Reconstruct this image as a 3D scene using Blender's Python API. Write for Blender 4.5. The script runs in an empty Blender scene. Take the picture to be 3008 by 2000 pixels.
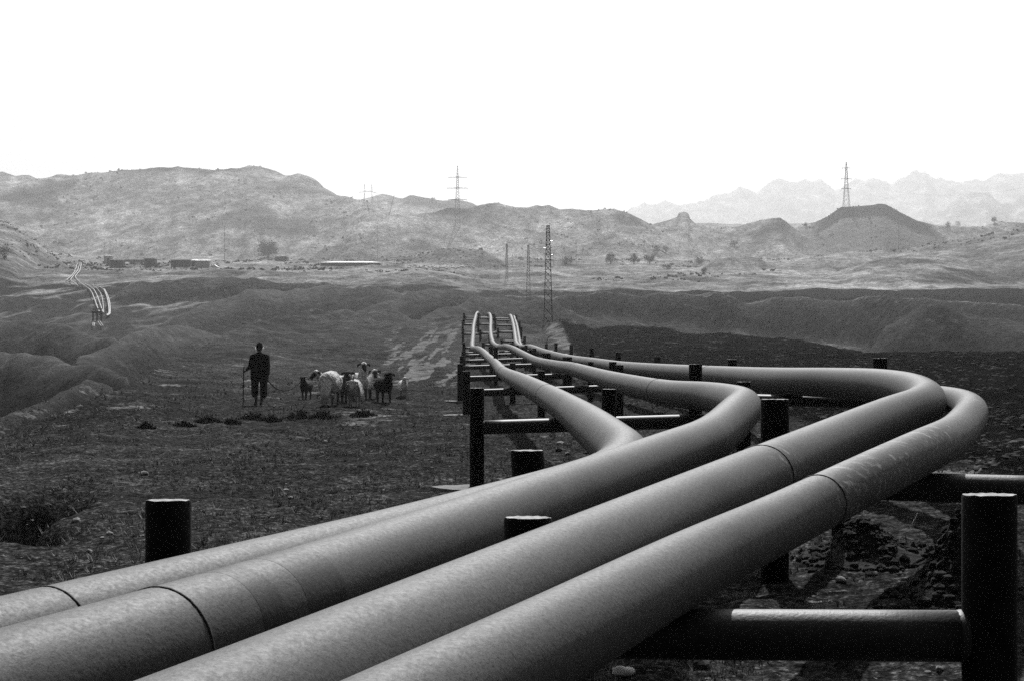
import bpy, bmesh, math, random
import numpy as np
from mathutils import Vector, Matrix

random.seed(7)
R = math.radians
sc = bpy.context.scene
col = sc.collection

# ------------------------------------------------------------------ camera, sky, sun, exposure
CZ = 1.75            # eye height above the ground beside the pipes
F = 4000.0           # focal length in photo pixels (photo 3008 px wide)
cam_d = bpy.data.cameras.new('camera')
cam = bpy.data.objects.new('camera', cam_d)
col.objects.link(cam)
cam.location = (0, 0, CZ)
cam.rotation_euler = (R(90), 0, 0)
cam_d.sensor_width = 36.0
cam_d.lens = 36.0 * F / 3008.0
cam_d.clip_start = 0.05
cam_d.clip_end = 60000
sc.camera = cam

SUN_EL, SUN_AZ = R(46), R(4)       # azimuth measured from the view direction towards the right
world = bpy.data.worlds.new('World')
sc.world = world
world.use_nodes = True
nt = world.node_tree
bg = nt.nodes['Background']
sky = nt.nodes.new('ShaderNodeTexSky')
sky.sky_type = 'NISHITA'
sky.sun_disc = False
sky.sun_elevation = SUN_EL
sky.sun_rotation = SUN_AZ
sky.dust_density = 7.0
sky.air_density = 0.4
bw = nt.nodes.new('ShaderNodeRGBToBW')   # the photograph is black and white
nt.links.new(sky.outputs[0], bw.inputs[0])
nt.links.new(bw.outputs[0], bg.inputs[0])
bg.inputs[1].default_value = 0.05
sun_d = bpy.data.lights.new('sun', 'SUN')
sun_d.energy = 5.0
sun_d.angle = R(0.5)
sun_d.color = (1, 1, 1)
sun = bpy.data.objects.new('sun', sun_d)
col.objects.link(sun)
sdir = Vector((math.sin(SUN_AZ) * math.cos(SUN_EL), math.cos(SUN_AZ) * math.cos(SUN_EL), math.sin(SUN_EL)))
sun.rotation_euler = sdir.to_track_quat('Z', 'Y').to_euler()
sun.location = sdir * 50
sc.view_settings.view_transform = 'Standard'
sc.view_settings.look = 'None'
sc.view_settings.exposure = 0.6
sc.view_settings.gamma = 1.0
sc.cycles.max_bounces = 5
sc.cycles.diffuse_bounces = 2
sc.cycles.volume_bounces = 0
sc.cycles.use_denoising = False      # keep the fine grain of the photograph

# ------------------------------------------------------------------ helpers
def P(u, v, Y):
    """photo pixel + distance along the view -> world point"""
    return Vector(((u - 1504) / F * Y, Y, CZ - (v - 1000) / F * Y))

def tag(o, label=None, cat=None, group=None, kind=None):
    if label: o['label'] = label
    if cat: o['category'] = cat
    if group: o['group'] = group
    if kind: o['kind'] = kind
    return o

def empty(name, loc, rz=0.0):
    o = bpy.data.objects.new(name, None)
    o.empty_display_size = 0.2
    col.objects.link(o)
    o.location = loc
    o.rotation_euler = (0, 0, rz)
    return o

def copy_tree(o, parent=None):
    c = o.copy()
    col.objects.link(c)
    c.parent = parent
    for ch in list(o.children):
        copy_tree(ch, c)
    return c

def mesh_obj(name, verts, faces, mat, parent=None, smooth=True):
    me = bpy.data.meshes.new(name)
    me.from_pydata([tuple(v) for v in verts], [], faces)
    me.update()
    if smooth:
        me.polygons.foreach_set('use_smooth', [True] * len(me.polygons))
    o = bpy.data.objects.new(name, me)
    col.objects.link(o)
    if mat is not None:
        me.materials.append(mat)
    if parent is not None:
        o.parent = parent
    return o

class MB:
    """collects shapes for ONE mesh"""
    def __init__(self):
        self.v, self.f = [], []
    def add(self, vs, fs):
        b = len(self.v)
        self.v += [tuple(p) for p in vs]
        self.f += [tuple(i + b for i in f) for f in fs]
    def box(self, c, s, rz=0.0):
        cx, cy, cz = c
        hx, hy, hz = s[0] / 2, s[1] / 2, s[2] / 2
        ca, sa = math.cos(rz), math.sin(rz)
        vs = []
        for dz in (-hz, hz):
            for dx, dy in ((-hx, -hy), (hx, -hy), (hx, hy), (-hx, hy)):
                vs.append((cx + dx * ca - dy * sa, cy + dx * sa + dy * ca, cz + dz))
        self.add(vs, [(0, 3, 2, 1), (4, 5, 6, 7), (0, 1, 5, 4), (1, 2, 6, 5), (2, 3, 7, 6), (3, 0, 4, 7)])
    def tube(self, pts, rad, n=8, cap=True):
        pts = [Vector(p) for p in pts]
        m = len(pts)
        rads = rad if isinstance(rad, (list, tuple)) else [rad] * m
        vs, fs = [], []
        t0 = (pts[1] - pts[0]).normalized()
        up = Vector((0, 0, 1)) if abs(t0.z) < 0.9 else Vector((1, 0, 0))
        a = t0.cross(up).normalized()
        for i in range(m):
            if i == 0: t = pts[1] - pts[0]
            elif i == m - 1: t = pts[-1] - pts[-2]
            else: t = (pts[i + 1] - pts[i - 1])
            t = t.normalized()
            a = (a - t * a.dot(t)).normalized()
            b = t.cross(a)
            for k in range(n):
                an = 2 * math.pi * k / n
                vs.append(pts[i] + (a * math.cos(an) + b * math.sin(an)) * rads[i])
        for i in range(m - 1):
            for k in range(n):
                k2 = (k + 1) % n
                fs.append((i * n + k, i * n + k2, (i + 1) * n + k2, (i + 1) * n + k))
        if cap:
            fs.append(tuple(range(n - 1, -1, -1)))
            fs.append(tuple((m - 1) * n + k for k in range(n)))
        self.add(vs, fs)
    def build(self, name, mat, parent=None, smooth=False):
        return mesh_obj(name, self.v, self.f, mat, parent, smooth)

# ---- noise (vectorised gradient noise)
def _hash(xi, yi, seed):
    h = (xi.astype(np.int64) * 374761393 + yi.astype(np.int64) * 668265263 + seed * 974634577) & 0xffffffff
    h = ((h ^ (h >> 13)) * 1274126177) & 0xffffffff
    h = (h ^ (h >> 16)) & 0xffffffff
    return h / 4294967296.0 * 2 * math.pi

def perlin(x, y, seed=0):
    xi, yi = np.floor(x), np.floor(y)
    fx, fy = x - xi, y - yi
    sx = fx * fx * fx * (fx * (fx * 6 - 15) + 10)
    sy = fy * fy * fy * (fy * (fy * 6 - 15) + 10)
    def g(ix, iy, dx, dy):
        a = _hash(ix, iy, seed)
        return np.cos(a) * dx + np.sin(a) * dy
    n00 = g(xi, yi, fx, fy)
    n10 = g(xi + 1, yi, fx - 1, fy)
    n01 = g(xi, yi + 1, fx, fy - 1)
    n11 = g(xi + 1, yi + 1, fx - 1, fy - 1)
    return ((n00 * (1 - sx) + n10 * sx) * (1 - sy) + (n01 * (1 - sx) + n11 * sx) * sy) * 1.5

def fbm(x, y, wl, octaves, seed=0, gain=0.5):
    s, a = 0.0, 1.0
    for k in range(octaves):
        s = s + a * perlin(x / wl + 17.3 * k, y / wl - 9.1 * k, seed + k)
        a *= gain
        wl *= 0.5
    return s

def sstep(a, b, x):
    t = np.clip((x - a) / (b - a), 0, 1)
    return t * t * (3 - 2 * t)

# ------------------------------------------------------------------ materials (the photograph is monochrome: all greys)
def new_mat(name):
    m = bpy.data.materials.new(name)
    m.use_nodes = True
    return m, m.node_tree, m.node_tree.nodes['Principled BSDF']

def N(nt, typ, **kw):
    n = nt.nodes.new(typ)
    for k, v in kw.items():
        setattr(n, k, v)
    return n

def noise_node(nt, coord, scale, detail=4, rough=0.6):
    n = N(nt, 'ShaderNodeTexNoise')
    n.inputs['Scale'].default_value = scale
    n.inputs['Detail'].default_value = detail
    n.inputs['Roughness'].default_value = rough
    nt.links.new(coord, n.inputs['Vector'])
    return n.outputs['Fac']

def ramp(nt, fac, stops):
    r = N(nt, 'ShaderNodeValToRGB')
    els = r.color_ramp.elements
    while len(els) < len(stops):
        els.new(0.5)
    for e, (p, c) in zip(els, stops):
        e.position = p
        e.color = (c, c, c, 1)
    nt.links.new(fac, r.inputs[0])
    return r.outputs[0]

def mixc(nt, fac, a, b, mode='MIX'):
    m = N(nt, 'ShaderNodeMix', data_type='RGBA', blend_type=mode)
    for s, val in ((0, fac), (6, a), (7, b)):
        if isinstance(val, (int, float)):
            m.inputs[s].default_value = val if s == 0 else (val, val, val, 1)
        else:
            nt.links.new(val, m.inputs[s])
    return m.outputs[2]

def bump(nt, bsdf, h, strength, dist):
    b = N(nt, 'ShaderNodeBump')
    b.inputs['Strength'].default_value = strength
    b.inputs['Distance'].default_value = dist
    nt.links.new(h, b.inputs['Height'])
    nt.links.new(b.outputs[0], bsdf.inputs['Normal'])

def simple_mat(name, lo, hi, scale=8.0, rough=0.9, spec=0.2, bscale=None, bstr=0.3, bdist=0.01):
    m, t, b = new_mat(name)
    co = N(t, 'ShaderNodeTexCoord').outputs['Object']
    f = noise_node(t, co, scale, 6)
    t.links.new(ramp(t, f, [(0.3, lo), (0.7, hi)]), b.inputs['Base Color'])
    b.inputs['Roughness'].default_value = rough
    b.inputs['Specular IOR Level'].default_value = spec
    if bscale:
        bump(t, b, noise_node(t, co, bscale, 5), bstr, bdist)
    return m

# pipe steel: painted grey, speckled with corrosion, faint scuffs
def pipe_material(name, lo, hi, scuffs=()):
    m, t, b = new_mat(name)
    co = N(t, 'ShaderNodeTexCoord').outputs['Object']
    big = noise_node(t, co, 1.1, 7, 0.65)
    fine = noise_node(t, co, 55, 3, 0.7)
    speck = noise_node(t, co, 150, 2, 0.6)
    mid = noise_node(t, co, 9, 6, 0.75)
    scr = noise_node(t, co, 5.0, 8, 0.8)
    c = ramp(t, big, [(0.3, lo), (0.7, hi)])
    c = mixc(t, 1.0, c, ramp(t, mid, [(0.3, 0.86), (0.7, 1.1)]), 'MULTIPLY')
    c = mixc(t, 1.0, c, ramp(t, fine, [(0.36, 0.74), (0.5, 0.97), (0.66, 1.14)]), 'MULTIPLY')
    c = mixc(t, 1.0, c, ramp(t, speck, [(0.36, 0.35), (0.46, 1.0)]), 'MULTIPLY')
    c = mixc(t, ramp(t, scr, [(0.66, 0.0), (0.74, 0.35)]), c, 0.4)
    if scuffs:
        pos = N(t, 'ShaderNodeNewGeometry').outputs['Position']
        ms = N(t, 'ShaderNodeMapping')
        ms.inputs['Rotation'].default_value = (0.3, 0.5, 0.9)
        ms.inputs['Scale'].default_value = (4.0, 22.0, 22.0)
        t.links.new(co, ms.inputs[0])
        st = ramp(t, noise_node(t, ms.outputs[0], 1.3, 3, 0.6), [(0.54, 0.0), (0.66, 0.9)])
        for (q, rad) in scuffs:
            d = N(t, 'ShaderNodeVectorMath', operation='DISTANCE')
            t.links.new(pos, d.inputs[0])
            d.inputs[1].default_value = q
            mr = N(t, 'ShaderNodeMapRange')
            t.links.new(d.outputs['Value'], mr.inputs[0])
            mr.inputs[1].default_value = rad * .45
            mr.inputs[2].default_value = rad
            mr.inputs[3].default_value = 1.0
            mr.inputs[4].default_value = 0.0
            f = N(t, 'ShaderNodeMath', operation='MULTIPLY')
            t.links.new(mr.outputs[0], f.inputs[0])
            t.links.new(st, f.inputs[1])
            c = mixc(t, f.outputs[0], c, 0.2)
    t.links.new(c, b.inputs['Base Color'])
    t.links.new(ramp(t, fine, [(0.3, 0.7), (0.7, 0.58)]), b.inputs['Roughness'])
    b.inputs['Specular IOR Level'].default_value = 0.24
    bump(t, b, fine, 0.35, 0.004)
    return m

M = {}
M['pipe'] = pipe_material('pipe_paint', 0.038, 0.076)
M['pipe_c'] = pipe_material('scuffed_pipe_paint', 0.04, 0.076, [(P(2350, 1285, 7.2), .32), (P(2740, 1170, 11.6), .3)])
M['pipe_d'] = pipe_material('scratched_pipe_paint', 0.042, 0.08, [(P(2560, 1380, 6.6), .5), (P(2720, 1300, 7.4), .55), (P(2850, 1205, 10), .7), (P(2440, 1450, 6.1), .3)])
M['band'] = pipe_material('pipe_band_paint', 0.018, 0.032)
M['weld'] = simple_mat('weld_bead', 0.02, 0.05, 60, 0.8, 0.2, 90, 0.6, 0.004)
M['post'] = simple_mat('tarred_steel', 0.004, 0.014, 14, 0.85, 0.1, 40, 0.5, 0.004)
M['post_top'] = simple_mat('concrete_fill', 0.1, 0.42, 30, 0.95, 0.1, 50, 0.5, 0.005)
M['bar'] = simple_mat('rusty_crossbar', 0.006, 0.024, 30, 0.55, 0.35, 70, 0.5, 0.004)
M['footing'] = simple_mat('concrete_footing', 0.1, 0.2, 9, 0.95, 0.1, 25, 0.6, 0.02)
M['stone'] = simple_mat('field_stone', 0.1, 0.34, 7, 0.95, 0.1, 30, 0.5, 0.01)
M['gravel'] = simple_mat('gravel_stone', 0.05, 0.2, 3.1, 0.95, 0.1)
M['clod'] = simple_mat('soil_clod', 0.012, 0.05, 9, 1.0, 0.05, 30, 0.8, 0.02)
M['grass'] = simple_mat('dry_grass', 0.07, 0.3, 1.6, 0.9, 0.1)
M['shrub'] = simple_mat('dark_shrub_leaf', 0.03, 0.11, 3, 0.9, 0.1)
M['leaf'] = simple_mat('tree_leaf', 0.03, 0.07, 1.0, 0.9, 0.1)
M['bark'] = simple_mat('bark', 0.03, 0.06, 4, 0.95, 0.1)
M['iron'] = simple_mat('tower_iron', 0.012, 0.03, 2, 0.8, 0.2)
M['galv'] = simple_mat('pylon_steel', 0.05, 0.1, 1, 0.7, 0.3)
M['wood'] = simple_mat('pole_wood', 0.04, 0.08, 3, 0.95, 0.1)
M['cable'] = simple_mat('cable', 0.03, 0.04, 1, 0.8, 0.2)
M['mud'] = simple_mat('mud_wall', 0.07, 0.14, 0.8, 0.95, 0.1)
M['plaster'] = simple_mat('pale_plaster', 0.3, 0.45, 0.9, 0.95, 0.1)
M['tin'] = simple_mat('pale_sheet_roof', 0.6, 0.8, 0.5, 0.6, 0.3)
M['dark'] = simple_mat('dark_opening', 0.012, 0.02, 1, 0.95, 0.1)
M['porcelain'] = simple_mat('insulator_glaze', 0.75, 0.85, 3, 0.2, 0.5)
M['cloth'] = simple_mat('dark_cloth', 0.008, 0.02, 25, 0.95, 0.05, 60, 0.5, 0.005)
M['trouser'] = simple_mat('dark_trouser_cloth', 0.012, 0.028, 25, 0.95, 0.05, 60, 0.5, 0.005)
M['capcloth'] = simple_mat('cap_cloth', 0.006, 0.014, 30, 0.95, 0.05)
M['shoe'] = simple_mat('worn_shoe', 0.012, 0.03, 20, 0.9, 0.1)
M['stick'] = simple_mat('stick_wood', 0.03, 0.06, 12, 0.9, 0.1)
M['rope'] = simple_mat('rope', 0.006, 0.014, 40, 0.95, 0.05)
M['rag'] = simple_mat('white_rag', 0.6, 0.8, 14, 0.95, 0.1, 30, 0.4, 0.01)

def vcol_mat(name, rough=0.95, nscale=28, amt=0.3, bdist=0.01):
    m, t, b = new_mat(name)
    at = N(t, 'ShaderNodeAttribute')
    at.attribute_name = 'coat'
    co = N(t, 'ShaderNodeTexCoord').outputs['Object']
    f = noise_node(t, co, nscale, 4, 0.7)
    c = mixc(t, 1.0, at.outputs['Color'], ramp(t, f, [(0.3, 1 - amt), (0.7, 1 + 0.3 * amt)]), 'MULTIPLY')
    t.links.new(c, b.inputs['Base Color'])
    b.inputs['Roughness'].default_value = rough
    b.inputs['Specular IOR Level'].default_value = 0.1
    bump(t, b, f, 0.7, bdist)
    return m
M['coat'] = vcol_mat('animal_coat')
M['skin'] = vcol_mat('skin', 0.7, 40, 0.2, 0.002)

def ear_material():
    m, t, b = new_mat('ear_skin')
    tr = N(t, 'ShaderNodeBsdfTranslucent')
    co = N(t, 'ShaderNodeTexCoord').outputs['Object']
    t.links.new(ramp(t, noise_node(t, co, 40, 3), [(0.3, .7), (0.7, .9)]), tr.inputs[0])
    b.inputs['Base Color'].default_value = (.5, .5, .5, 1)
    mx = N(t, 'ShaderNodeMixShader')
    mx.inputs[0].default_value = .7
    t.links.new(b.outputs[0], mx.inputs[1])
    t.links.new(tr.outputs[0], mx.inputs[2])
    t.links.new(mx.outputs[0], t.nodes['Material Output'].inputs['Surface'])
    return m
M['ear'] = ear_material()

def terrain_material():
    m, t, b = new_mat('dry_earth')
    co = N(t, 'ShaderNodeTexCoord').outputs['Object']
    def attr(n):
        a = N(t, 'ShaderNodeAttribute')
        a.attribute_name = n
        return a.outputs['Fac']
    mq = N(t, 'ShaderNodeMapping')
    mq.inputs['Scale'].default_value = (1.0, 0.4, 1.0)
    t.links.new(co, mq.inputs[0])
    n1 = noise_node(t, mq.outputs[0], 0.012, 6, 0.62)
    n2 = noise_node(t, mq.outputs[0], 0.12, 7, 0.7)
    n3 = noise_node(t, co, 0.8, 6, 0.7)
    n4 = noise_node(t, co, 7.0, 5, 0.75)
    mp = N(t, 'ShaderNodeMapping')
    mp.inputs['Scale'].default_value = (0.6, 0.35, 1.6)
    t.links.new(co, mp.inputs[0])
    n5 = noise_node(t, mp.outputs[0], 0.022, 9, 0.72)
    c = ramp(t, n2, [(0.28, 0.055), (0.5, 0.12), (0.72, 0.2)])
    c = mixc(t, 1.0, c, ramp(t, n3, [(0.3, 0.55), (0.52, 0.95), (0.72, 1.7)]), 'MULTIPLY')
    c = mixc(t, 1.0, c, ramp(t, n4, [(0.34, 0.35), (0.5, 0.85), (0.6, 1.6), (0.68, 2.8)]), 'MULTIPLY')
    n6 = noise_node(t, co, 24.0, 3, 0.7)
    c = mixc(t, 1.0, c, ramp(t, n6, [(0.36, 0.4), (0.5, 0.8), (0.6, 1.7), (0.68, 3.0)]), 'MULTIPLY')
    c = mixc(t, 1.0, c, ramp(t, n1, [(0.35, 0.7), (0.65, 1.25)]), 'MULTIPLY')
    far = ramp(t, n5, [(0.34, 0.08), (0.5, 0.18), (0.66, 0.31)])
    far = mixc(t, 1.0, far, ramp(t, n2, [(0.34, 0.45), (0.5, 0.95), (0.64, 1.45)]), 'MULTIPLY')
    n7 = noise_node(t, mq.outputs[0], 0.6, 5, 0.75)
    far = mixc(t, 1.0, far, ramp(t, n7, [(0.34, 0.5), (0.5, 1.0), (0.66, 1.5)]), 'MULTIPLY')
    c = mixc(t, attr('far'), c, far)
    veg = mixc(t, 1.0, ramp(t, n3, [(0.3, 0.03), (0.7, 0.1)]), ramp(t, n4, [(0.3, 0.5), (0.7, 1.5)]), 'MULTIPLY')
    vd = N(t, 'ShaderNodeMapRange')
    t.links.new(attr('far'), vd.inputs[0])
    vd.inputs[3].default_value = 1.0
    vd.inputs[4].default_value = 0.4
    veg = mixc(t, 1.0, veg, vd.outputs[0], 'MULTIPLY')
    def broken(name, amt3, amt4, lo, hi):
        a_ = N(t, 'ShaderNodeMath', operation='MULTIPLY_ADD')
        t.links.new(n3, a_.inputs[0]); a_.inputs[1].default_value = amt3; t.links.new(attr(name), a_.inputs[2])
        b2 = N(t, 'ShaderNodeMath', operation='MULTIPLY_ADD')
        t.links.new(n4, b2.inputs[0]); b2.inputs[1].default_value = amt4; t.links.new(a_.outputs[0], b2.inputs[2])
        r_ = N(t, 'ShaderNodeMapRange')
        t.links.new(b2.outputs[0], r_.inputs[0])
        off = (amt3 + amt4) / 2
        r_.inputs[1].default_value = lo + off
        r_.inputs[2].default_value = hi + off
        return r_.outputs[0]
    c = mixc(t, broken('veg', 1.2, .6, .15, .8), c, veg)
    plow = mixc(t, 1.0, ramp(t, n3, [(0.3, 0.012), (0.7, 0.032)]), ramp(t, n4, [(0.3, 0.4), (0.7, 1.6)]), 'MULTIPLY')
    c = mixc(t, attr('plow'), c, plow)
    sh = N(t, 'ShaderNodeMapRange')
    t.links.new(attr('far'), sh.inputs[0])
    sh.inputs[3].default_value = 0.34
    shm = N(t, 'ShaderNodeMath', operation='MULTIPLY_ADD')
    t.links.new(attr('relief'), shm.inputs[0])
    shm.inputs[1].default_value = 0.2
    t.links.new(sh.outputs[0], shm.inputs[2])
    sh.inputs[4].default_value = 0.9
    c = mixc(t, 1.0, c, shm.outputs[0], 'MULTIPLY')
    lit_rimc = mixc(t, 1.0, ramp(t, n3, [(0.3, 0.07), (0.7, 0.15)]), ramp(t, n4, [(0.3, 0.6), (0.7, 1.3)]), 'MULTIPLY')
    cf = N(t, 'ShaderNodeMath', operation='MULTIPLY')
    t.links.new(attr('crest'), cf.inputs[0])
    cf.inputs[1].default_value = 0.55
    c = mixc(t, cf.outputs[0], c, lit_rimc)  # light grass tone that also paints the ridge tops as sunlit
    pale = mixc(t, 1.0, ramp(t, n3, [(0.3, 0.06), (0.7, 0.19)]), ramp(t, n4, [(0.3, 0.5), (0.7, 1.4)]), 'MULTIPLY')
    c = mixc(t, broken('pale', 2.6, 1.4, .35, .75), c, pale)
    t.links.new(c, b.inputs['Base Color'])
    b.inputs['Roughness'].default_value = 1.0
    b.inputs['Specular IOR Level'].default_value = 0.0
    mx = N(t, 'ShaderNodeMath', operation='MULTIPLY_ADD')
    t.links.new(n3, mx.inputs[0])
    mx.inputs[1].default_value = 1.5
    t.links.new(n4, mx.inputs[2])
    # relief at three sizes: crumbs near by, gullies on the slopes, folds on the hills
    mg = N(t, 'ShaderNodeMapping')
    mg.inputs['Scale'].default_value = (1.0, 0.35, 0.5)
    t.links.new(co, mg.inputs[0])
    g1 = noise_node(t, mg.outputs[0], 0.30, 6, 0.68)
    g2 = noise_node(t, mg.outputs[0], 0.045, 7, 0.68)
    def b_(h, dist, prev, strength=1.0):
        bn = N(t, 'ShaderNodeBump')
        bn.inputs['Strength'].default_value = strength
        t.links.new(h, bn.inputs['Height'])
        if isinstance(dist, float):
            bn.inputs['Distance'].default_value = dist
        else:
            t.links.new(dist, bn.inputs['Distance'])
        if prev is not None:
            t.links.new(prev, bn.inputs['Normal'])
        return bn.outputs[0]
    def scaled(sock, lo, hi):
        r = N(t, 'ShaderNodeMapRange')
        t.links.new(sock, r.inputs[0])
        r.inputs[3].default_value = lo
        r.inputs[4].default_value = hi
        return r.outputs[0]
    nn = b_(g2, scaled(attr('far'), 0.0, 9.0), None)
    nn = b_(g1, scaled(attr('relief'), 0.0, 0.8), nn)
    nn = b_(mx.outputs[0], 0.07, nn)
    t.links.new(nn, b.inputs['Normal'])
    return m
M['earth'] = terrain_material()

# ------------------------------------------------------------------ terrain
NEAR_U = [-3000, -400, 0, 150, 300, 400, 428, 551, 678, 742, 869, 1000, 1127, 1233, 1360, 1551, 1763, 2000, 2145, 2385, 2521, 2684, 3008, 3600, 6000]
NEAR_V = [1600, 1420, 1290, 1230, 1165, 1115, 1100, 1039, 976, 954, 937, 925, 922, 930, 938, 950, 957, 969, 980, 1005, 1027, 1033, 1031, 1035, 1040]
NEAR_Y = [12, 20, 26, 30, 36, 46, 52, 80, 110, 125, 150, 170, 180, 175, 158, 150, 130, 110, 102, 85, 76, 70, 62, 55, 50]

def ridge(pts, sf, rf, sb, rb):
    u = [p[0] for p in pts]; v = [p[1] for p in pts]; y = [p[2] for p in pts]
    return (u, v, y, sf, rf, sb, rb)

RIDGES = [
    # near left hill beyond the gully
    ridge([(-4000, 1000, 110), (0, 1036, 92), (170, 1056, 86), (297, 1079, 80), (373, 1108, 74), (430, 1230, 70), (500, 1700, 68)], 0.5, 5, 0.5, 4),
    ridge([(-4000, 1100, 60), (-300, 1190, 52), (0, 1225, 48), (120, 1180, 52), (260, 1118, 58), (330, 1140, 60), (400, 1500, 60)], 0.55, 2.5, 0.6, 2),
    # dark hill on the left and dark hill in the middle
    ridge([(-4000, 930, 190), (0, 948, 178), (106, 948, 175), (191, 963, 170), (297, 984, 162), (339, 1003, 156), (400, 1090, 150), (500, 1500, 145)], 0.62, 9, 0.45, 6),
    ridge([(120, 1500, 112), (180, 1120, 116), (229, 1052, 120), (300, 1032, 126), (360, 1010, 132), (424, 984, 140), (551, 971, 152), (600, 975, 155), (660, 990, 158), (760, 1040, 160), (900, 1400, 160)], 0.6, 10, 0.4, 8),
    # broad mounds behind
    ridge([(300, 1100, 260), (450, 980, 262), (530, 931, 268), (580, 903, 276), (636, 878, 285), (720, 857, 296), (805, 846, 305), (1000, 848, 310), (1120, 858, 306), (1230, 880, 300), (1330, 930, 295), (1500, 1200, 290)], 0.55, 14, 0.3, 12),
    ridge([(850, 1200, 215), (980, 940, 218), (1060, 905, 222), (1203, 868, 235), (1260, 858, 240), (1381, 868, 245), (1450, 885, 246), (1600, 960, 245), (1800, 1300, 240)], 0.6, 12, 0.35, 10),
    ridge([(1100, 1100, 205), (1241, 940, 210), (1330, 905, 218), (1402, 878, 226), (1466, 866, 232), (1530, 868, 236), (1600, 885, 236), (1760, 950, 232), (1900, 1200, 228)], 0.6, 9, 0.35, 8),
    # gully wall on the right, with its level rim
    ridge([(1200, 1150, 300), (1380, 905, 300), (1460, 876, 300), (1593, 869, 298), (1890, 868, 290), (2000, 869, 286), (2250, 873, 276), (2470, 877, 262), (2624, 880, 246), (2760, 893, 230), (3008, 909, 208), (3600, 940, 180), (6000, 960, 150)], 1.0, 5, 0.06, 20),
    ridge([(2450, 1200, 175), (2600, 960, 176), (2690, 908, 178), (2780, 900, 178), (2900, 930, 176), (3008, 950, 172), (3600, 1000, 160)], 0.7, 7, 0.4, 8),
    # terraces left of centre
    ridge([(200, 1000, 330), (300, 900, 335), (360, 850, 340), (390, 832, 345), (520, 826, 350), (660, 818, 356), (800, 826, 360), (960, 838, 356), (1100, 900, 350)], 0.5, 6, 0.1, 15),
    # hillside at the left border
    ridge([(-4000, 560, 800), (-200, 635, 700), (0, 651, 660), (40, 664, 650), (80, 690, 640), (140, 738, 620), (190, 775, 600), (260, 840, 580), (400, 1100, 560)], 0.16, 25, 0.3, 20),
    # grey hill on the right
    ridge([(2100, 900, 560), (2250, 800, 600), (2330, 770, 640), (2480, 745, 680), (2640, 732, 700), (2760, 716, 690), (2855, 704, 680), (3008, 678, 660), (3600, 620, 640), (6000, 560, 600)], 0.2, 40, 0.2, 30),
    ridge([(2300, 900, 520), (2420, 815, 530), (2550, 770, 540), (2640, 755, 545), (2760, 757, 545), (2900, 775, 540), (3100, 800, 530), (3500, 900, 500)], 0.17, 30, 0.2, 30),
    # low dark mounds on the plain
    ridge([(1130, 800, 690), (1254, 738, 700), (1300, 731, 700), (1360, 727, 700), (1420, 738, 690), (1470, 765, 680), (1540, 830, 670)], 0.25, 15, 0.25, 15),
    ridge([(2040, 800, 640), (2100, 762, 650), (2180, 753, 650), (2230, 760, 650), (2300, 800, 640)], 0.25, 10, 0.25, 10),
    # far hills: the skyline
    ridge([(-5000, 480, 1500), (-300, 500, 1450), (0, 509, 1400), (42, 516, 1400), (78, 517, 1400), (123, 525, 1400), (212, 521, 1400), (314, 517, 1400), (394, 505, 1400), (466, 499, 1400), (500, 498, 1400), (521, 492, 1400), (547, 497, 1400), (699, 496, 1400), (729, 492, 1390), (763, 496, 1380), (831, 515, 1360), (882, 517, 1350), (933, 537, 1330), (954, 552, 1310), (1000, 570, 1280), (1042, 586, 1240), (1090, 606, 1200), (1150, 650, 1150), (1260, 760, 1100)], 0.34, 60, 0.3, 60),
    ridge([(900, 640, 1750), (1042, 592, 1720), (1064, 582, 1700), (1123, 576, 1700), (1182, 584, 1700), (1203, 577, 1700), (1242, 576, 1700), (1330, 586, 1700), (1400, 600, 1700), (1560, 660, 1650)], 0.3, 40, 0.3, 40),
    ridge([(900, 760, 900), (1060, 655, 980), (1180, 640, 1020), (1300, 608, 1080), (1369, 597, 1100), (1445, 593, 1100), (1530, 591, 1100), (1593, 598, 1100), (1610, 594, 1100), (1644, 610, 1090), (1695, 609, 1080), (1746, 613, 1070), (1805, 610, 1060), (1844, 624, 1050), (1903, 643, 1040), (1990, 690, 1020), (2150, 770, 1000)], 0.36, 30, 0.3, 30),
    ridge([(1780, 760, 1040), (1880, 660, 1080), (1954, 637, 1090), (1988, 630, 1090), (1994, 617, 1090), (2021, 618, 1090), (2027, 636, 1090), (2047, 651, 1090), (2171, 658, 1070), (2235, 651, 1060), (2290, 641, 1050), (2307, 651, 1045), (2329, 668, 1040), (2420, 760, 1000)], 0.34, 14, 0.4, 14),
    ridge([(2180, 760, 1000), (2280, 700, 1040), (2350, 668, 1060), (2397, 655, 1060), (2431, 638, 1060), (2470, 611, 1060), (2564, 606, 1060), (2581, 602, 1060), (2602, 603, 1060), (2641, 623, 1060), (2692, 646, 1060), (2756, 660, 1060), (2812, 661, 1080), (2897, 654, 1100), (3008, 640, 1130), (3400, 600, 1180), (6000, 560, 1200)], 0.42, 12, 0.3, 40),
]
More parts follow.
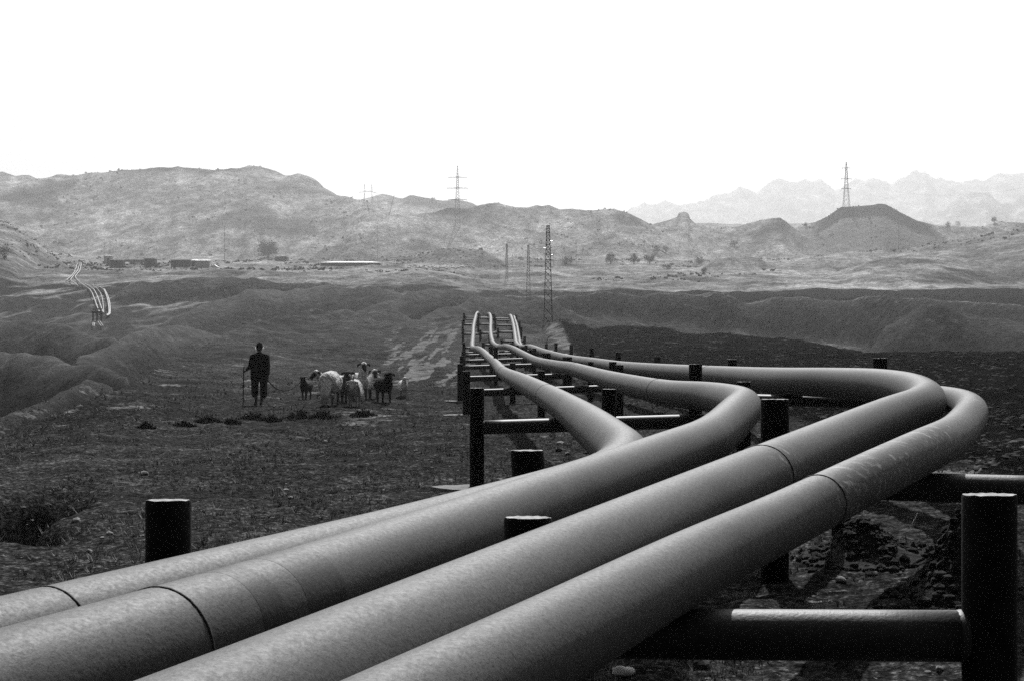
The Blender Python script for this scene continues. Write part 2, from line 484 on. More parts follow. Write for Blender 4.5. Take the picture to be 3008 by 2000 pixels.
MOUNT = [
    ridge([(1500, 720, 4600), (1760, 650, 4600), (1850, 620, 4600), (1890, 607, 4600), (1925, 611, 4600), (1945, 598, 4600), (2000, 605, 4600), (2064, 593, 4600), (2141, 587, 4600), (2171, 561, 4600), (2197, 560, 4600), (2222, 569, 4600), (2256, 550, 4600), (2285, 538, 4600), (2299, 539, 4600), (2325, 547, 4600), (2363, 545, 4600), (2393, 550, 4600), (2410, 542, 4600), (2453, 567, 4600), (2474, 563, 4600), (2513, 538, 4600), (2551, 532, 4600), (2611, 538, 4600), (2641, 523, 4600), (2671, 514, 4600), (2688, 503, 4600), (2700, 504, 4600), (2718, 496, 4600), (2748, 518, 4600), (2803, 530, 4600), (2833, 527, 4600), (2889, 535, 4600), (2940, 516, 4600), (3008, 512, 4600), (3500, 490, 4600), (5500, 540, 4600)], 0.5, 40, 0.5, 40),
    ridge([(2600, 720, 3600), (2740, 645, 3600), (2830, 590, 3600), (2897, 557, 3600), (2940, 580, 3600), (2975, 592, 3600), (3008, 566, 3600), (3300, 540, 3600), (5500, 560, 3600)], 0.45, 30, 0.4, 40),
]
LEFT_Y = [0, 60, 120, 180, 215, 250, 300, 350, 400, 450, 520, 700, 900, 1300, 2500, 6500]
LEFT_Z = [-10, -10, -9, -4, -3.2, 0.0, 5.5, 11.5, 17.5, 22.5, 27, 40, 55, 75, 60, 40]
RIGHT_Z = [-14, -13, -11, -8, -5, -1, 7, 11.5, 15, 19, 24, 38, 55, 75, 60, 40]

def ridge_z(rd, u, y):
    us, vs, ys, sf, rf, sb, rb = rd
    vc = np.interp(u, us, vs); yc = np.interp(u, us, ys)
    zc = (1000 - vc) / F * yc
    t = yc - y
    front = sf * (np.sqrt(t * t + rf * rf) - rf)
    back = sb * (np.sqrt(t * t + rb * rb) - rb)
    return zc - np.where(t > 0, front, back)

def near_profile(u, x, y):
    yc = np.interp(u, NEAR_U, NEAR_Y)
    zc = (1000 - np.interp(u, NEAR_U, NEAR_V)) / F * yc
    base = -1.75 + 0.075 * np.clip(x - 1.4, 0, 6) - 0.03 * np.clip(-2.5 - x, 0, 12) * sstep(6, 14, y) * 0
    t = np.clip((y - 0.25 * yc) / (0.75 * yc), 0, 1)
    z = base + (zc - base) * t ** 2.2
    d = np.clip(y - yc, 0, None)
    return z - 0.42 * (np.sqrt(d * d + 16) - 4), yc

def hrel(x, y, detail=True):
    """ground height relative to the eye"""
    x = np.asarray(x, float); y = np.asarray(y, float)
    ye = np.maximum(y, 3.0)
    u = 1504 + F * x / ye
    z0, yc = near_profile(u, x, np.maximum(y, 0))
    w = sstep(1250, 1480, u)
    zb = np.interp(y, LEFT_Y, LEFT_Z) * (1 - w) + np.interp(y, LEFT_Y, RIGHT_Z) * w
    zb = zb + sstep(60, 200, y) * 1.2 * fbm(x, y, 70, 3, 5)
    layers = [z0, zb] + [ridge_z(r, u, y) for r in RIDGES] + [ridge_z(r, u, y) for r in MOUNT]
    k = 0.05 + 0.0012 * ye
    mx = np.maximum.reduce(layers)
    s = sum(np.exp(np.clip((l - mx) / k, -60, 0)) for l in layers)
    z = mx + k * (np.log(s)) * 0.6
    if detail:
        far = sstep(60, 220, y)
        # folds and little gullies run down the slopes
        z = z + far * (0.45 + 0.55 * sstep(180, 300, y)) * (1 - sstep(500, 900, y)) * (0.8 * fbm(x, y * 0.4, 24, 5, 11, .58) - 0.9 * np.abs(perlin(x / 15 + 0.5 * perlin(x / 50, y / 90, 3), y / 110, 21)) + .25)
        rill = sstep(95, 150, y) * (1 - sstep(320, 400, y))
        wx = x + 3 * perlin(x / 30, y / 40, 23)
        z = z + rill * (0.75 - 1.5 * np.abs(perlin(wx / 11, y / 95, 25)) - 0.8 * np.abs(perlin(wx / 4.5, y / 50, 26)))
        hz = sstep(600, 1000, y) * (1 - sstep(2300, 3000, y))
        hz = hz * (1 - .8 * sstep(2330, 2420, u) * (1 - sstep(2760, 2850, u)) * sstep(850, 930, y))
        z = z + 0.7 * hz * (6 * fbm(x, y * 0.3, 130, 6, 31, .58) - 12 * np.abs(perlin(x / 80 + 0.9 * perlin(x / 260, y / 500, 9), y / 600, 41)) - 4 * np.abs(perlin(x / 28 + 0.9 * perlin(x / 120, y / 300, 19), y / 260, 43)) + 2.2)
        mz = sstep(2800, 3200, y)
        z = z + mz * (20 * fbm(x, y * 0.6, 300, 7, 51, 0.62) - 24 * np.abs(perlin(x / 120 + .6 * perlin(x / 300, y / 500, 8), y / 500, 61)) - 12 * np.abs(perlin(x / 45, y / 200, 62)) + 9)
        near = 1 - sstep(40, 110, y)
        mid = sstep(10, 30, y) * (1 - sstep(150, 300, y))
        z = z + mid * (0.10 + 0.12 * sstep(45, 80, y)) * fbm(x, y * .7, 6, 5, 71, .6)
        z = z + near * (0.035 * fbm(x, y, 2.2, 4, 81, 0.6) + 0.022 * fbm(x, y, 0.34, 3, 91, 0.7))
        pl = plow_mask(x, y)
        z = z + pl * (1 - sstep(60, 140, y)) * (0.05 * fbm(x, y, 0.7, 3, 101, 0.7) + 0.03 * np.abs(fbm(x, y, 0.25, 2, 107)))
        # little eroded pit at the left border, rut beside it
        wob = 0.25 * perlin(x / .5, y / .9, 7)
        z = z - 1.0 * np.exp(-(np.abs((x + 5.3) / 0.62 + wob) ** 2 + ((y - 14.2) / 1.5) ** 2) ** 2) - 0.38 * np.exp(-(np.abs((x + 4.55) / 0.55 + wob) ** 2 + ((y - 12.6 + 0.9 * (x + 4.5)) / 0.42) ** 2) ** 1.6)
    return z

def plow_mask(x, y):
    edge = 5.0 - 0.018 * np.clip(y - 14, 0, 70) + 0.35 * perlin(x / 3.0, y / 5.0, 13)
    edge = np.where(y > 84, 3.74 + (y - 84) * 0.02, edge)
    return sstep(0, 0.5, x - edge) * sstep(9, 12, y) * (1 - sstep(150, 170, y))

def H(x, y):
    return CZ + float(hrel(np.array([x]), np.array([y]))[0])

_YS = np.exp(np.linspace(math.log(3.0), math.log(5200), 9000))
def ground_hit(u, v, ymin=3.0, ymax=5200):
    ys = _YS[(_YS >= ymin) & (_YS <= ymax)]
    xs = (u - 1504) / F * ys
    zr = -(v - 1000) / F * ys
    hz = hrel(xs, ys)
    below = np.nonzero(zr <= hz)[0]
    if len(below) == 0:
        i = int(np.argmin(zr - hz))
    else:
        i = int(below[0])
    return Vector((xs[i], ys[i], CZ + hz[i]))

def build_terrain():
    rows = [-6.0]
    while rows[-1] < 2.5:
        rows.append(rows[-1] + 0.25)
    while rows[-1] < 2640:
        y = rows[-1]
        rows.append(y + max(0.035, 0.0068 * y if y < 700 else (0.009 * y if y < 2200 else 0.012 * y)))
    rows = np.array(rows)
    ns = 760
    s = np.linspace(-1, 1, ns)
    # finer columns in the frame, coarser outside
    s = np.sign(s) * (0.72 * np.abs(s) + 0.28 * np.abs(s) ** 3)
    YY = np.repeat(rows[:, None], ns, 1)
    XX = s[None, :] * (0.58 * np.maximum(YY, 0) + 8.0)
    ZZ = hrel(XX, YY) + CZ
    u = 1504 + F * XX / np.maximum(YY, 3)
    plow = plow_mask(XX, YY)
    yc = np.interp(u, NEAR_U, NEAR_Y)
    # dark bare field behind the gully rim
    fld = sstep(1500, 1700, u) * sstep(-4, 6, YY - np.interp(u, RIDGES[7][0], RIDGES[7][2])) * (1 - sstep(380, 384, YY + 0.012 * (2400 - u) + 5 * perlin(XX / 40, YY / 60, 14)))
    plow_all = np.clip(plow + fld, 0, 1)
    # green slopes of the gullies, plus shade painted on faces turned from the sun
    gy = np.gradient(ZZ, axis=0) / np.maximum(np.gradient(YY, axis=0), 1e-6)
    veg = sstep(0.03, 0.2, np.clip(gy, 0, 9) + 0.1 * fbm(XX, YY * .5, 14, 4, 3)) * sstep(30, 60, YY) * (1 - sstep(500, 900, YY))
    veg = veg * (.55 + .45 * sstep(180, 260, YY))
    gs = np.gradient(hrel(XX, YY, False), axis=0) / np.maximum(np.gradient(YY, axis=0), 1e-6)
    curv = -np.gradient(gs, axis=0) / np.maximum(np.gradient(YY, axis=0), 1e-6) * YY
    crest = (1 - .6 * sstep(1450, 1700, u)) * sstep(1.2, 5.5, curv) * sstep(40, 70, YY) * (1 - sstep(500, 700, YY)) * (.45 + .55 * sstep(-.5, .4, fbm(XX, YY * .5, 14, 4, 66)))  # pale grass on ridge tops, with their sunlit rims painted in
    veg = veg + 0.65 * sstep(0.0, 0.5, fbm(XX, YY, 45, 4, 77)) * sstep(90, 150, YY) * (1 - sstep(400, 600, YY))
    veg = veg + 0.8 * sstep(0.05, 0.4, fbm(XX, YY * 0.7, 210, 4, 78)) * sstep(500, 800, YY) * (1 - sstep(2300, 2800, YY)) * .75
    veg = veg * (1 - .55 * sstep(380, 390, YY) * (1 - sstep(850, 950, YY)))
    veg = veg * (1 - .7 * (1 - sstep(220, 300, u)) * sstep(470, 520, YY) * (1 - sstep(760, 800, YY)))
    veg = veg + np.exp(-((u - 2560) / 175) ** 6) * sstep(1016, 1024, YY + 8 * perlin(XX / 20, YY / 30, 12)) * (1 - sstep(1080, 1120, YY))
    for uc, yc_, wu, wy in ((1790, 1035, 110, 60), (2260, 1030, 60, 40), (600, 1370, 260, 60), (1320, 1080, 160, 60), (352, 275, 34, 38)):
        veg = veg + 0.9 * np.exp(-((u - uc) / wu) ** 4 - ((YY - yc_) / wy) ** 2) * sstep(-.7, .2, fbm(XX, YY * .5, 60, 4, 35))
    veg = np.clip(veg + 0.5 * sstep(0.1, 0.6, fbm(XX, YY, 3.5, 3, 79)) * (1 - sstep(60, 100, YY)), 0, 1)
    # pale washed-out soil: the patch left of the far rack, the path beside the ploughed field, streaks by the shepherd
    pt = fbm(XX * 3.2, YY * 0.11, 3.2, 4, 88, .62)
    xr = (u - 1255) / 120.0
    pale = sstep(0.0, 0.25, pt + .3 * perlin(XX / .6, YY / 5, 45)) * np.exp(-xr ** 4) * sstep(48, 58, YY) * (1 - sstep(120, 160, YY))
    pale = pale + sstep(0.2, 0.6, fbm(XX, YY * 0.35, 2.4, 4, 89)) * (1 - sstep(1000, 1300, u)) * sstep(22, 32, YY) * (1 - sstep(60, 90, YY)) * 0.5
    path = np.exp(-((XX - (4.0 + (YY - 84) * 0.004 + .5 * perlin(XX / 4, YY / 9, 6))) / 1.0) ** 2) * sstep(-.6, .2, fbm(XX, YY * .4, 1.8, 3, 68)) * sstep(86, 96, YY) * (1 - sstep(150, 158, YY))
    pale = pale + path * 0.9 * (1 - plow)
    foot = np.exp(-((XX - 4.9) / 0.8) ** 2) * sstep(8, 12, YY) * (1 - sstep(17, 22, YY)) * sstep(-0.1, 0.4, fbm(XX, YY, 0.9, 3, 90)) * 0.8
    pale = np.clip(pale + foot, 0, 1)
    # rim tracks: thin bare lines along level edges
    rim = np.exp(-((YY - np.interp(u, RIDGES[7][0], RIDGES[7][2]) - 1) / 2.2) ** 2) * sstep(1450, 1600, u) * 0.55
    trk = np.exp(-((YY - 387 - 0.012 * (u - 2400)) / 3.0) ** 2) * sstep(1700, 1900, u) * 0.8
    trk2 = np.exp(-((YY - 398 - 0.01 * (u - 600)) / 2.5) ** 2) * (1 - sstep(1500, 1900, u)) * 0.7
    pale = np.clip(pale + rim + trk + trk2 + 0.0 * crest, 0, 1)
    pale = pale + 0.5 * sstep(0.25, 0.7, fbm(XX, YY * .45, 38, 5, 67, .6)) * sstep(100, 200, YY) * (1 - sstep(450, 700, YY)) * (1 - veg) * (1 - plow_all)
    pale = pale + .75 * np.exp(-((u - 2560) / 260) ** 4) * sstep(880, 940, YY) * (1 - sstep(1012, 1020, YY))
    pale = np.clip(pale, 0, 1)
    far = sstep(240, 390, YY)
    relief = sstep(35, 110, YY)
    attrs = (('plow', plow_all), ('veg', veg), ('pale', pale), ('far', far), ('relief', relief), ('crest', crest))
    def sheet(name, XX, YY, ZZ, attrs):
        n, ns = XX.shape
        verts = np.stack([XX, YY, ZZ], -1).reshape(-1, 3)
        ii = np.arange(n - 1)[:, None] * ns + np.arange(ns - 1)[None, :]
        faces = np.stack([ii, ii + 1, ii + ns + 1, ii + ns], -1).reshape(-1, 4)
        me = bpy.data.meshes.new(name)
        me.vertices.add(len(verts))
        me.vertices.foreach_set('co', verts.ravel().astype(np.float32))
        me.loops.add(faces.size)
        me.loops.foreach_set('vertex_index', faces.ravel().astype(np.int32))
        me.polygons.add(len(faces))
        me.polygons.foreach_set('loop_start', np.arange(0, faces.size, 4, dtype=np.int32))
        me.polygons.foreach_set('use_smooth', np.ones(len(faces), bool))
        me.update(calc_edges=True)
        for an, arr in attrs:
            a_ = me.attributes.new(an, 'FLOAT', 'POINT')
            a_.data.foreach_set('value', arr.ravel().astype(np.float32))
        me.materials.append(M['earth'])
        o = bpy.data.objects.new(name, me)
        col.objects.link(o)
        o['kind'] = 'structure'
    nr = len(rows)
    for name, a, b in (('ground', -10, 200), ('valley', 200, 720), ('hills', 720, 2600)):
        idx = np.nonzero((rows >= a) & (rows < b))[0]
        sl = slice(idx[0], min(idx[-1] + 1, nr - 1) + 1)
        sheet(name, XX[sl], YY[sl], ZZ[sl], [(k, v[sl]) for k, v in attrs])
    yr = np.concatenate([np.linspace(2540, 3300, 30), np.linspace(3310, 4700, 130), np.linspace(4750, 6200, 20)])
    Ym = np.repeat(yr[:, None], 1500, 1)
    Xm = np.linspace(-.95, .95, 1500)[None, :] * Ym * .5
    Zm = hrel(Xm, Ym) + CZ
    z0 = np.zeros_like(Ym)
    sheet('mountains', Xm, Ym, Zm, [('plow', z0), ('veg', z0), ('pale', z0), ('far', z0 + 1), ('relief', z0 + 1), ('crest', z0)])
build_terrain()

# ------------------------------------------------------------------ pipelines
def smooth_path(pts, step=0.12, passes=6):
    """Catmull-Rom through the points, resampled, then relaxed"""
    pts = [Vector(p) for p in pts]
    pts = [pts[0] * 2 - pts[1]] + pts + [pts[-1] * 2 - pts[-2]]
    out = []
    for i in range(1, len(pts) - 2):
        p0, p1, p2, p3 = pts[i - 1:i + 3]
        L = (p2 - p1).length
        st = step * max(1.0, min(6.0, p1.y / 12.0))
        n = max(2, int(L / st))
        t0 = 0.0
        t1 = t0 + max((p1 - p0).length, 1e-3) ** 0.5
        t2 = t1 + max((p2 - p1).length, 1e-3) ** 0.5
        t3 = t2 + max((p3 - p2).length, 1e-3) ** 0.5
        for k in range(n):
            t = t1 + (t2 - t1) * k / n
            a1 = p0 * ((t1 - t) / (t1 - t0)) + p1 * ((t - t0) / (t1 - t0))
            a2 = p1 * ((t2 - t) / (t2 - t1)) + p2 * ((t - t1) / (t2 - t1))
            a3 = p2 * ((t3 - t) / (t3 - t2)) + p3 * ((t - t2) / (t3 - t2))
            b1 = a1 * ((t2 - t) / (t2 - t0)) + a2 * ((t - t0) / (t2 - t0))
            b2 = a2 * ((t3 - t) / (t3 - t1)) + a3 * ((t - t1) / (t3 - t1))
            out.append(b1 * ((t2 - t) / (t2 - t1)) + b2 * ((t - t1) / (t2 - t1)))
    out.append(pts[-2])
    for _ in range(passes):
        out = [out[0]] + [(out[i - 1] + out[i] * 2 + out[i + 1]) / 4 for i in range(1, len(out) - 1)] + [out[-1]]
    return out

def edge(u, v, m, D, z):
    """centre of a level pipe of diameter D at height z whose upper outline passes the pixel u, v with slope m"""
    c = 1 / math.sqrt(1 + m * m)
    s = m * c
    k = -z / D
    w = (v - 1000) / (k - 0.5 * c)
    Y = F * D / w
    return P(u + 0.5 * w * s, v + 0.5 * w * c, Y)

DA, DB, DC, DD = 0.35, 0.34, 0.34, 0.245
def extend(pts, sx, yend=-4.0):
    q = pts[-1]
    return pts + [q + Vector((-sx * 1.5, -1.5, 0)), Vector((q.x - sx * (q.y - yend), yend, q.z))]

A_near = [edge(1200, 1477, .228, DA, -.89), edge(661, 1600, .228, DA, -.90), edge(0, 1750, .228, DA, -.91)]
A_pts = [P(1410, 938, 165), P(1406, 922, 154), P(1403, 919, 149), P(1399, 926, 143), P(1395, 941, 136), P(1391, 961, 126), P(1390, 982, 116),
         P(1388.5, 999, 106), P(1387, 1014, 98), P(1389, 1023, 91), P(1396, 1024, 86), P(1405, 1025.5, 80), P(1419, 1034, 71), P(1434, 1049.5, 61),
         P(1456, 1069, 50), P(1478, 1094, 38.6), P(1538, 1126, 25), P(1616, 1169, 18.6), P(1678, 1208, 15.0), P(1745, 1259, 11.4), P(1805, 1309, 9.75), P(1840, 1346, 8.95), P(1800, 1400, 8.3)] + extend(A_near, .46)
B_near = [edge(2075, 1219, .33, DB, -.72), edge(1900, 1282, .33, DB, -.75), edge(1200, 1505, .29, DB, -.82), edge(661, 1664, .29, DB, -.83), edge(0, 1844, .27, DB, -.83)]
B_pts = [P(1425, 940, 165), P(1431, 926, 155), P(1437, 922.5, 149), P(1441, 930, 142), P(1442, 945, 134), P(1441, 964, 125), P(1442, 982, 116), P(1445, 999, 106),
         P(1451, 1011, 98), P(1461, 1018, 92), P(1472, 1019, 86), P(1487, 1018.5, 80), P(1506, 1024.5, 74), P(1531, 1038, 66), P(1557, 1052, 58), P(1582, 1063, 50),
         P(1640, 1076, 40), P(1681, 1083.5, 34), P(1770, 1110, 26.5), P(1851, 1131, 21.5), P(1966, 1154, 17.8), P(2075, 1164, 15.6), P(2142, 1176, 14.0), P(2184, 1192, 12.6), P(2165, 1218, 11.4)] + extend(B_near, .42)
C_near = [edge(2606, 1163, .43, DC, -.58), edge(2319, 1270, .39, DC, -.70), edge(1660, 1520, .379, DC, -.79), edge(1000, 1771, .38, DC, -.80), edge(400, 1998, .38, DC, -.80)]
C_pts = [P(1490, 944, 165), P(1495, 930, 154), P(1499, 927, 149), P(1502, 932, 143), P(1506, 945, 136), P(1509.6, 961, 126), P(1512, 976.5, 117), P(1515, 999.5, 106), P(1519, 1012, 98),
         P(1528, 1019, 92), P(1540, 1020, 86), P(1557, 1020, 76), P(1600, 1036, 62), P(1668, 1054.6, 50), P(1750, 1068, 41), P(1830, 1081, 34), P(1931, 1091, 28.5),
         P(2151, 1108, 21), P(2312, 1119, 17), P(2450, 1124, 15.2), P(2590, 1133, 13.6), P(2682, 1150, 12.5), P(2722, 1174, 11.7), P(2695, 1201, 10.9)] + extend(C_near, .42)
D_near = [P(2718, 1321, 7.38), P(2535, 1411, 6.49), P(2306, 1526, 5.71), edge(2000, 1558, .433, DD, -.765), edge(1400, 1827, .433, DD, -.765), edge(1000, 2000, .433, DD, -.765)]
D_pts = [P(1504, 946, 165), P(1508, 932, 154), P(1510, 930, 149), P(1513.5, 941, 141), P(1518.5, 956, 131), P(1522, 976.5, 117), P(1525, 994, 108), P(1528, 1010, 98), P(1533, 1018, 94),
         P(1550, 1024, 88), P(1575, 1031, 80), P(1620, 1045, 68), P(1690, 1062, 56), P(1780, 1077, 45), P(1890, 1090, 36), P(2060, 1106, 27), P(2310, 1127, 20), P(2560, 1149, 16), P(2700, 1162, 14),
         P(2795, 1176, 12.4), P(2838, 1190, 11.3), P(2854, 1208, 10.3), P(2838, 1238, 9.3), P(2800, 1279, 8.3)] + extend(D_near, .42)

PATHS = {}
def pipeline(key, pts, D, label, seams, bands=()):
    path = smooth_path(pts)
    PATHS[key] = path
    root = empty('pipeline', path[len(path) // 2])
    loc = root.location.copy()
    path_l = [p - loc for p in path]
    mb = MB()
    mb.tube(path_l, D / 2, 40)
    mb.build('pipe', M[{'C': 'pipe_c', 'D': 'pipe_d'}.get(key, 'pipe')], root, True)
    def nearest(q):
        return min(range(2, len(path) - 2), key=lambda i: (path[i] - q).length)
    for (u, v, Y, big) in seams:
        i = nearest(P(u, v, Y))
        c, t = path_l[i], (path_l[i + 1] - path_l[i - 1]).normalized()
        a = t.cross(Vector((0, 0, 1))).normalized()
        b = t.cross(a)
        ring = []
        n = 64
        for k in range(n):
            an = 2 * math.pi * k / n
            jit = (random.uniform(-.25, .25)) * big
            ring.append(c + (a * math.cos(an) + b * math.sin(an)) * (D / 2 + 0.0005) + t * jit)
        mb = MB()
        vs, fs = [], []
        for k in range(n):
            rad = (ring[k] - c).normalized()
            for an in range(6):
                q = 2 * math.pi * an / 6
                vs.append(ring[k] + rad * math.cos(q) * big * random.uniform(.7, 1.1) + t * math.sin(q) * big * 1.2)
        for k in range(n):
            for j in range(6):
                fs.append((k * 6 + j, k * 6 + (j + 1) % 6, ((k + 1) % n) * 6 + (j + 1) % 6, ((k + 1) % n) * 6 + j))
        mb.add(vs, fs)
        mb.build('weld_seam', M['weld'], root, True)
    for (u0, v0, Y0, u1, v1, Y1) in bands:
        i0, i1 = sorted((nearest(P(u0, v0, Y0)), nearest(P(u1, v1, Y1))))
        i1 = max(i1, i0 + 1)
        mb = MB()
        mb.tube(path_l[i0:i1 + 1], D / 2 + 0.0005, 40, False)
        mb.build('paint_band', M['band'], root, True)
    tag(root, label, 'pipeline', 'pipelines crossing the foreground')
    return root

pipeline('A', A_pts, DA, 'grey steel pipeline farthest left in the front bundle, without painted bands',
         [(200, 1790, 4.0, .0035), (1600, 1150, 19, .004), (1478, 1094, 38, .006)])
pipeline('B', B_pts, DB, 'grey steel pipeline with two darker painted bands at lower left',
         [(445, 1850, 3.6, .0038), (1950, 1130, 18.5, .004), (1690, 1086, 33, .004)],
         [(680, 1803, 3.86, 745, 1781, 4.0), (775, 1770, 4.07, 870, 1738, 4.3)])
pipeline('C', C_pts, DC, 'grey steel pipeline with a scuffed outer bend, between the thin pipeline and the banded pipeline',
         [(2290, 1370, 7.2, .0045), (2060, 1098, 23, .004)])
pipeline('D', D_pts, DD, 'thinnest grey steel pipeline, nearest the camera, its scratched bend farthest right',
         [(2390, 1480, 6.0, .004)])

# ------------------------------------------------------------------ pipe supports
def post_mesh(parent, x, y, zb, zt, r, lean=(0, 0), name='post'):
    """dark steel tube, ragged pale filling on its sawn top"""
    n = 28
    mb = MB()
    vs, fs = [], []
    seed = math.pi / 2 + random.uniform(-.6, .6)
    wy = y + (parent.location.y if parent else 0)
    tilt = .5 * max(.02, (CZ - zt - (parent.location.z if parent else 0)) / max(wy, 3))
    rim = [zt + tilt * math.cos(2 * math.pi * k / n + seed) * r + random.uniform(-.02, .02) * r for k in range(n)]
    levels = [zb, zb + (zt - zb) * .5, zt - .12 * r]
    for li, z in enumerate(levels):
        for k in range(n):
            a = 2 * math.pi * k / n
            q = (z - zb)
            vs.append((x + math.cos(a) * r + lean[0] * q, y + math.sin(a) * r + lean[1] * q, z))
    for k in range(n):
        a = 2 * math.pi * k / n
        q = zt - zb
        vs.append((x + math.cos(a) * r * .97 + lean[0] * q, y + math.sin(a) * r * .97 + lean[1] * q, rim[k]))
    for li in range(3):
        for k in range(n):
            k2 = (k + 1) % n
            fs.append((li * n + k, li * n + k2, (li + 1) * n + k2, (li + 1) * n + k))
    fs.append(tuple(range(n - 1, -1, -1)))
    mb.add(vs, fs)
    o = mb.build(name, M['post'], parent, True)
    q = zt - zb
    mb = MB()
    vs = [(x + math.cos(2 * math.pi * k / n) * r * .965 + lean[0] * q, y + math.sin(2 * math.pi * k / n) * r * .965 + lean[1] * q, rim[k] + .001) for k in range(n)]
    vs.append((x + lean[0] * q, y + lean[1] * q, zt + .02 * r))
    mb.add(vs, [(k, (k + 1) % n, n) for k in range(n)])
    mb.build('top_fill', M['post_top'], o, True)
    return o

def support(posts, bars, label, footings=(), group='steel pipe supports', r=.086):
    """posts: (x, y, ztop[, r]); bars: (p, q, r) with world end points of the axis"""
    x0, y0 = posts[0][0], posts[0][1]
    root = empty('pipe_support', (x0, y0, H(x0, y0)))
    L = root.location.copy()
    for p in posts:
        x, y, zt = p[:3]
        rr = p[3] if len(p) > 3 else r
        ln = p[4] if len(p) > 4 else (0, 0)
        post_mesh(root, x - L.x, y - L.y, H(x, y) - .35 - L.z, zt - L.z, rr, ln)
    for a, b, rr in bars:
        mb = MB()
        n = max(4, int((Vector(b) - Vector(a)).length / .25))
        mb.tube([Vector(a).lerp(Vector(b), k / n) - L for k in range(n + 1)], rr, 24)
        d_ = (Vector(b) - Vector(a)).normalized()
        for e in (Vector(a) + d_ * .012, Vector(b) - d_ * .012):
            mb.tube([e - L - d_ * .014, e - L, e - L + d_ * .014], [rr * 1.0, rr * 1.045, rr * 1.0], 20, False)
        mb.build('crossbar', M['bar'], root, True)
    for (x, y, sx, sy) in footings:
        mb = MB()
        n = 14
        vs = []
        for lvl, sc_ in ((-.25, 1.15), (.0, 1.0)):
            for k in range(n):
                an = 2 * math.pi * k / n
                w = sc_ * random.uniform(.85, 1.1)
                px, py = x + math.cos(an) * sx * w, y + math.sin(an) * sy * w
                vs.append((px - L.x, py - L.y, H(x, y) + .03 + lvl + random.uniform(-.006, .006) - L.z))
        fs = [(k, (k + 1) % n, n + (k + 1) % n, n + k) for k in range(n)] + [tuple(n + k for k in range(n))]
        mb.add(vs, fs)
        mb.build('footing', M['footing'], root, False)
    tag(root, label, 'pipe support', group)
    return root

def pipe_at(key, y, lo=None):
    """point of a pipe path at distance y (far leg first)"""
    path = PATHS[key]
    return min((p for p in path if lo is None or p.y > lo), key=lambda p: abs(p.y - y))

def zr(v, Y):
    return CZ - (v - 1000) / F * Y

# front frame, closest to the camera
pR, pM, pL = P(2906, 1452, 4.40), P(1551, 1519, 4.85), P(495, 1468, 5.2)
zb0 = zr(1867, 4.42)
support([(pR.x, pR.y, pR.z, .086), (pM.x, pM.y, pM.z, .086), (pL.x, pL.y, pL.z, .086)],
        [((.05, 4.56, zb0 - .02), (pR.x - .07, pR.y + .02, zb0), .083), ((pL.x + .07, pL.y, zb0 - .09), (.06, 4.85, zb0 - .06), .083)],
        'nearest pipe support, its tall black post at the right border with a thick sunlit crossbar')
# next frame: upright black post inside the second bend, with a leaning stump
pS, pT = P(1590, 1322, 8.3), P(2276, 1172, 9.9)
support([(pS.x, pS.y, pS.z, .102, (-.06, .0)), (pT.x, pT.y, pT.z, .102), (2.78, 11.5, CZ - .80, .08)],
        [((pS.x, pS.y + .05, CZ - 1.25), (pT.x - .06, pT.y, CZ - 1.15), .06), ((pT.x + .08, pT.y, CZ - .95), (2.78, 11.5, CZ - .90), .07)],
        'pipe support with a black post in the bend of the banded pipeline, plus leaning stump')
q0, q1 = P(2500, 1424, 7.6), P(3140, 1442, 7.3)
support([(3.05, 7.3, zr(1300, 7.3), .084)], [(q0, q1, .079)],
        'pipe support whose crossbar runs out of the picture at the right border')

# frames under the legs that run away: left frames carry A and B, right frames carry C and D
def left_frame(Y, us, vt, r, label, barv, foot=False, wx=.5):
    posts, pts = [], []
    for i, u in enumerate(us):
        p = P(u, vt[i], Y + .12 * i)
        posts.append((p.x, p.y, p.z, r))
        pts.append(p)
    zl = CZ - (barv[0] - 1000) / F * Y - r
    zr_ = CZ - (barv[1] - 1000) / F * Y - r
    bars = [((pts[0].x + r * .7, pts[0].y, zl), (pts[-1].x - r * .7, pts[-1].y, zr_), r * .97)]
    f = [(pts[0].x - .18, pts[0].y - .1, wx, .3)] if foot else ()
    return support(posts, bars, label, f)

left_frame(16.0, [1401, 1789, 2184], [1139, 1142, 1121], .086, 'pipe support whose big black left post is seen down to its pale footing', (1233, 1214), True, .34)
left_frame(30.7, [1370, 1590, 1800], [1090, 1088, 1062], .086, 'pipe support just behind the big left post, with a pale slab at its foot', (1143, 1130), True, .34)
left_frame(39.8, [1352, 1506, 1672], [1068, 1066, 1048], .086, 'third pipe support from the front in the row along the left side of the rack', (1104, 1096), True, .3)
left_frame(52.0, [1357, 1456, 1611], [1045, 1020, 1037], .086, 'pipe support with its outer post leftmost, fourth in the row along the rack', (1073, 1066))
left_frame(61.0, [1361, 1443, 1570], [1030, 1017, 1023], .086, 'pipe support where the left pipeline starts to climb its hump', (1056, 1050))
left_frame(72.0, [1363, 1440, 1545], [1013, 1014, 1014], .086, 'pipe support just in front of the hump of the left pipeline', (1040, 1036))
left_frame(84.0, [1362, 1420, 1502], [1006, 1006, 1008], .086, 'pipe support under the hump where the pipelines turn', (1034, 1031))

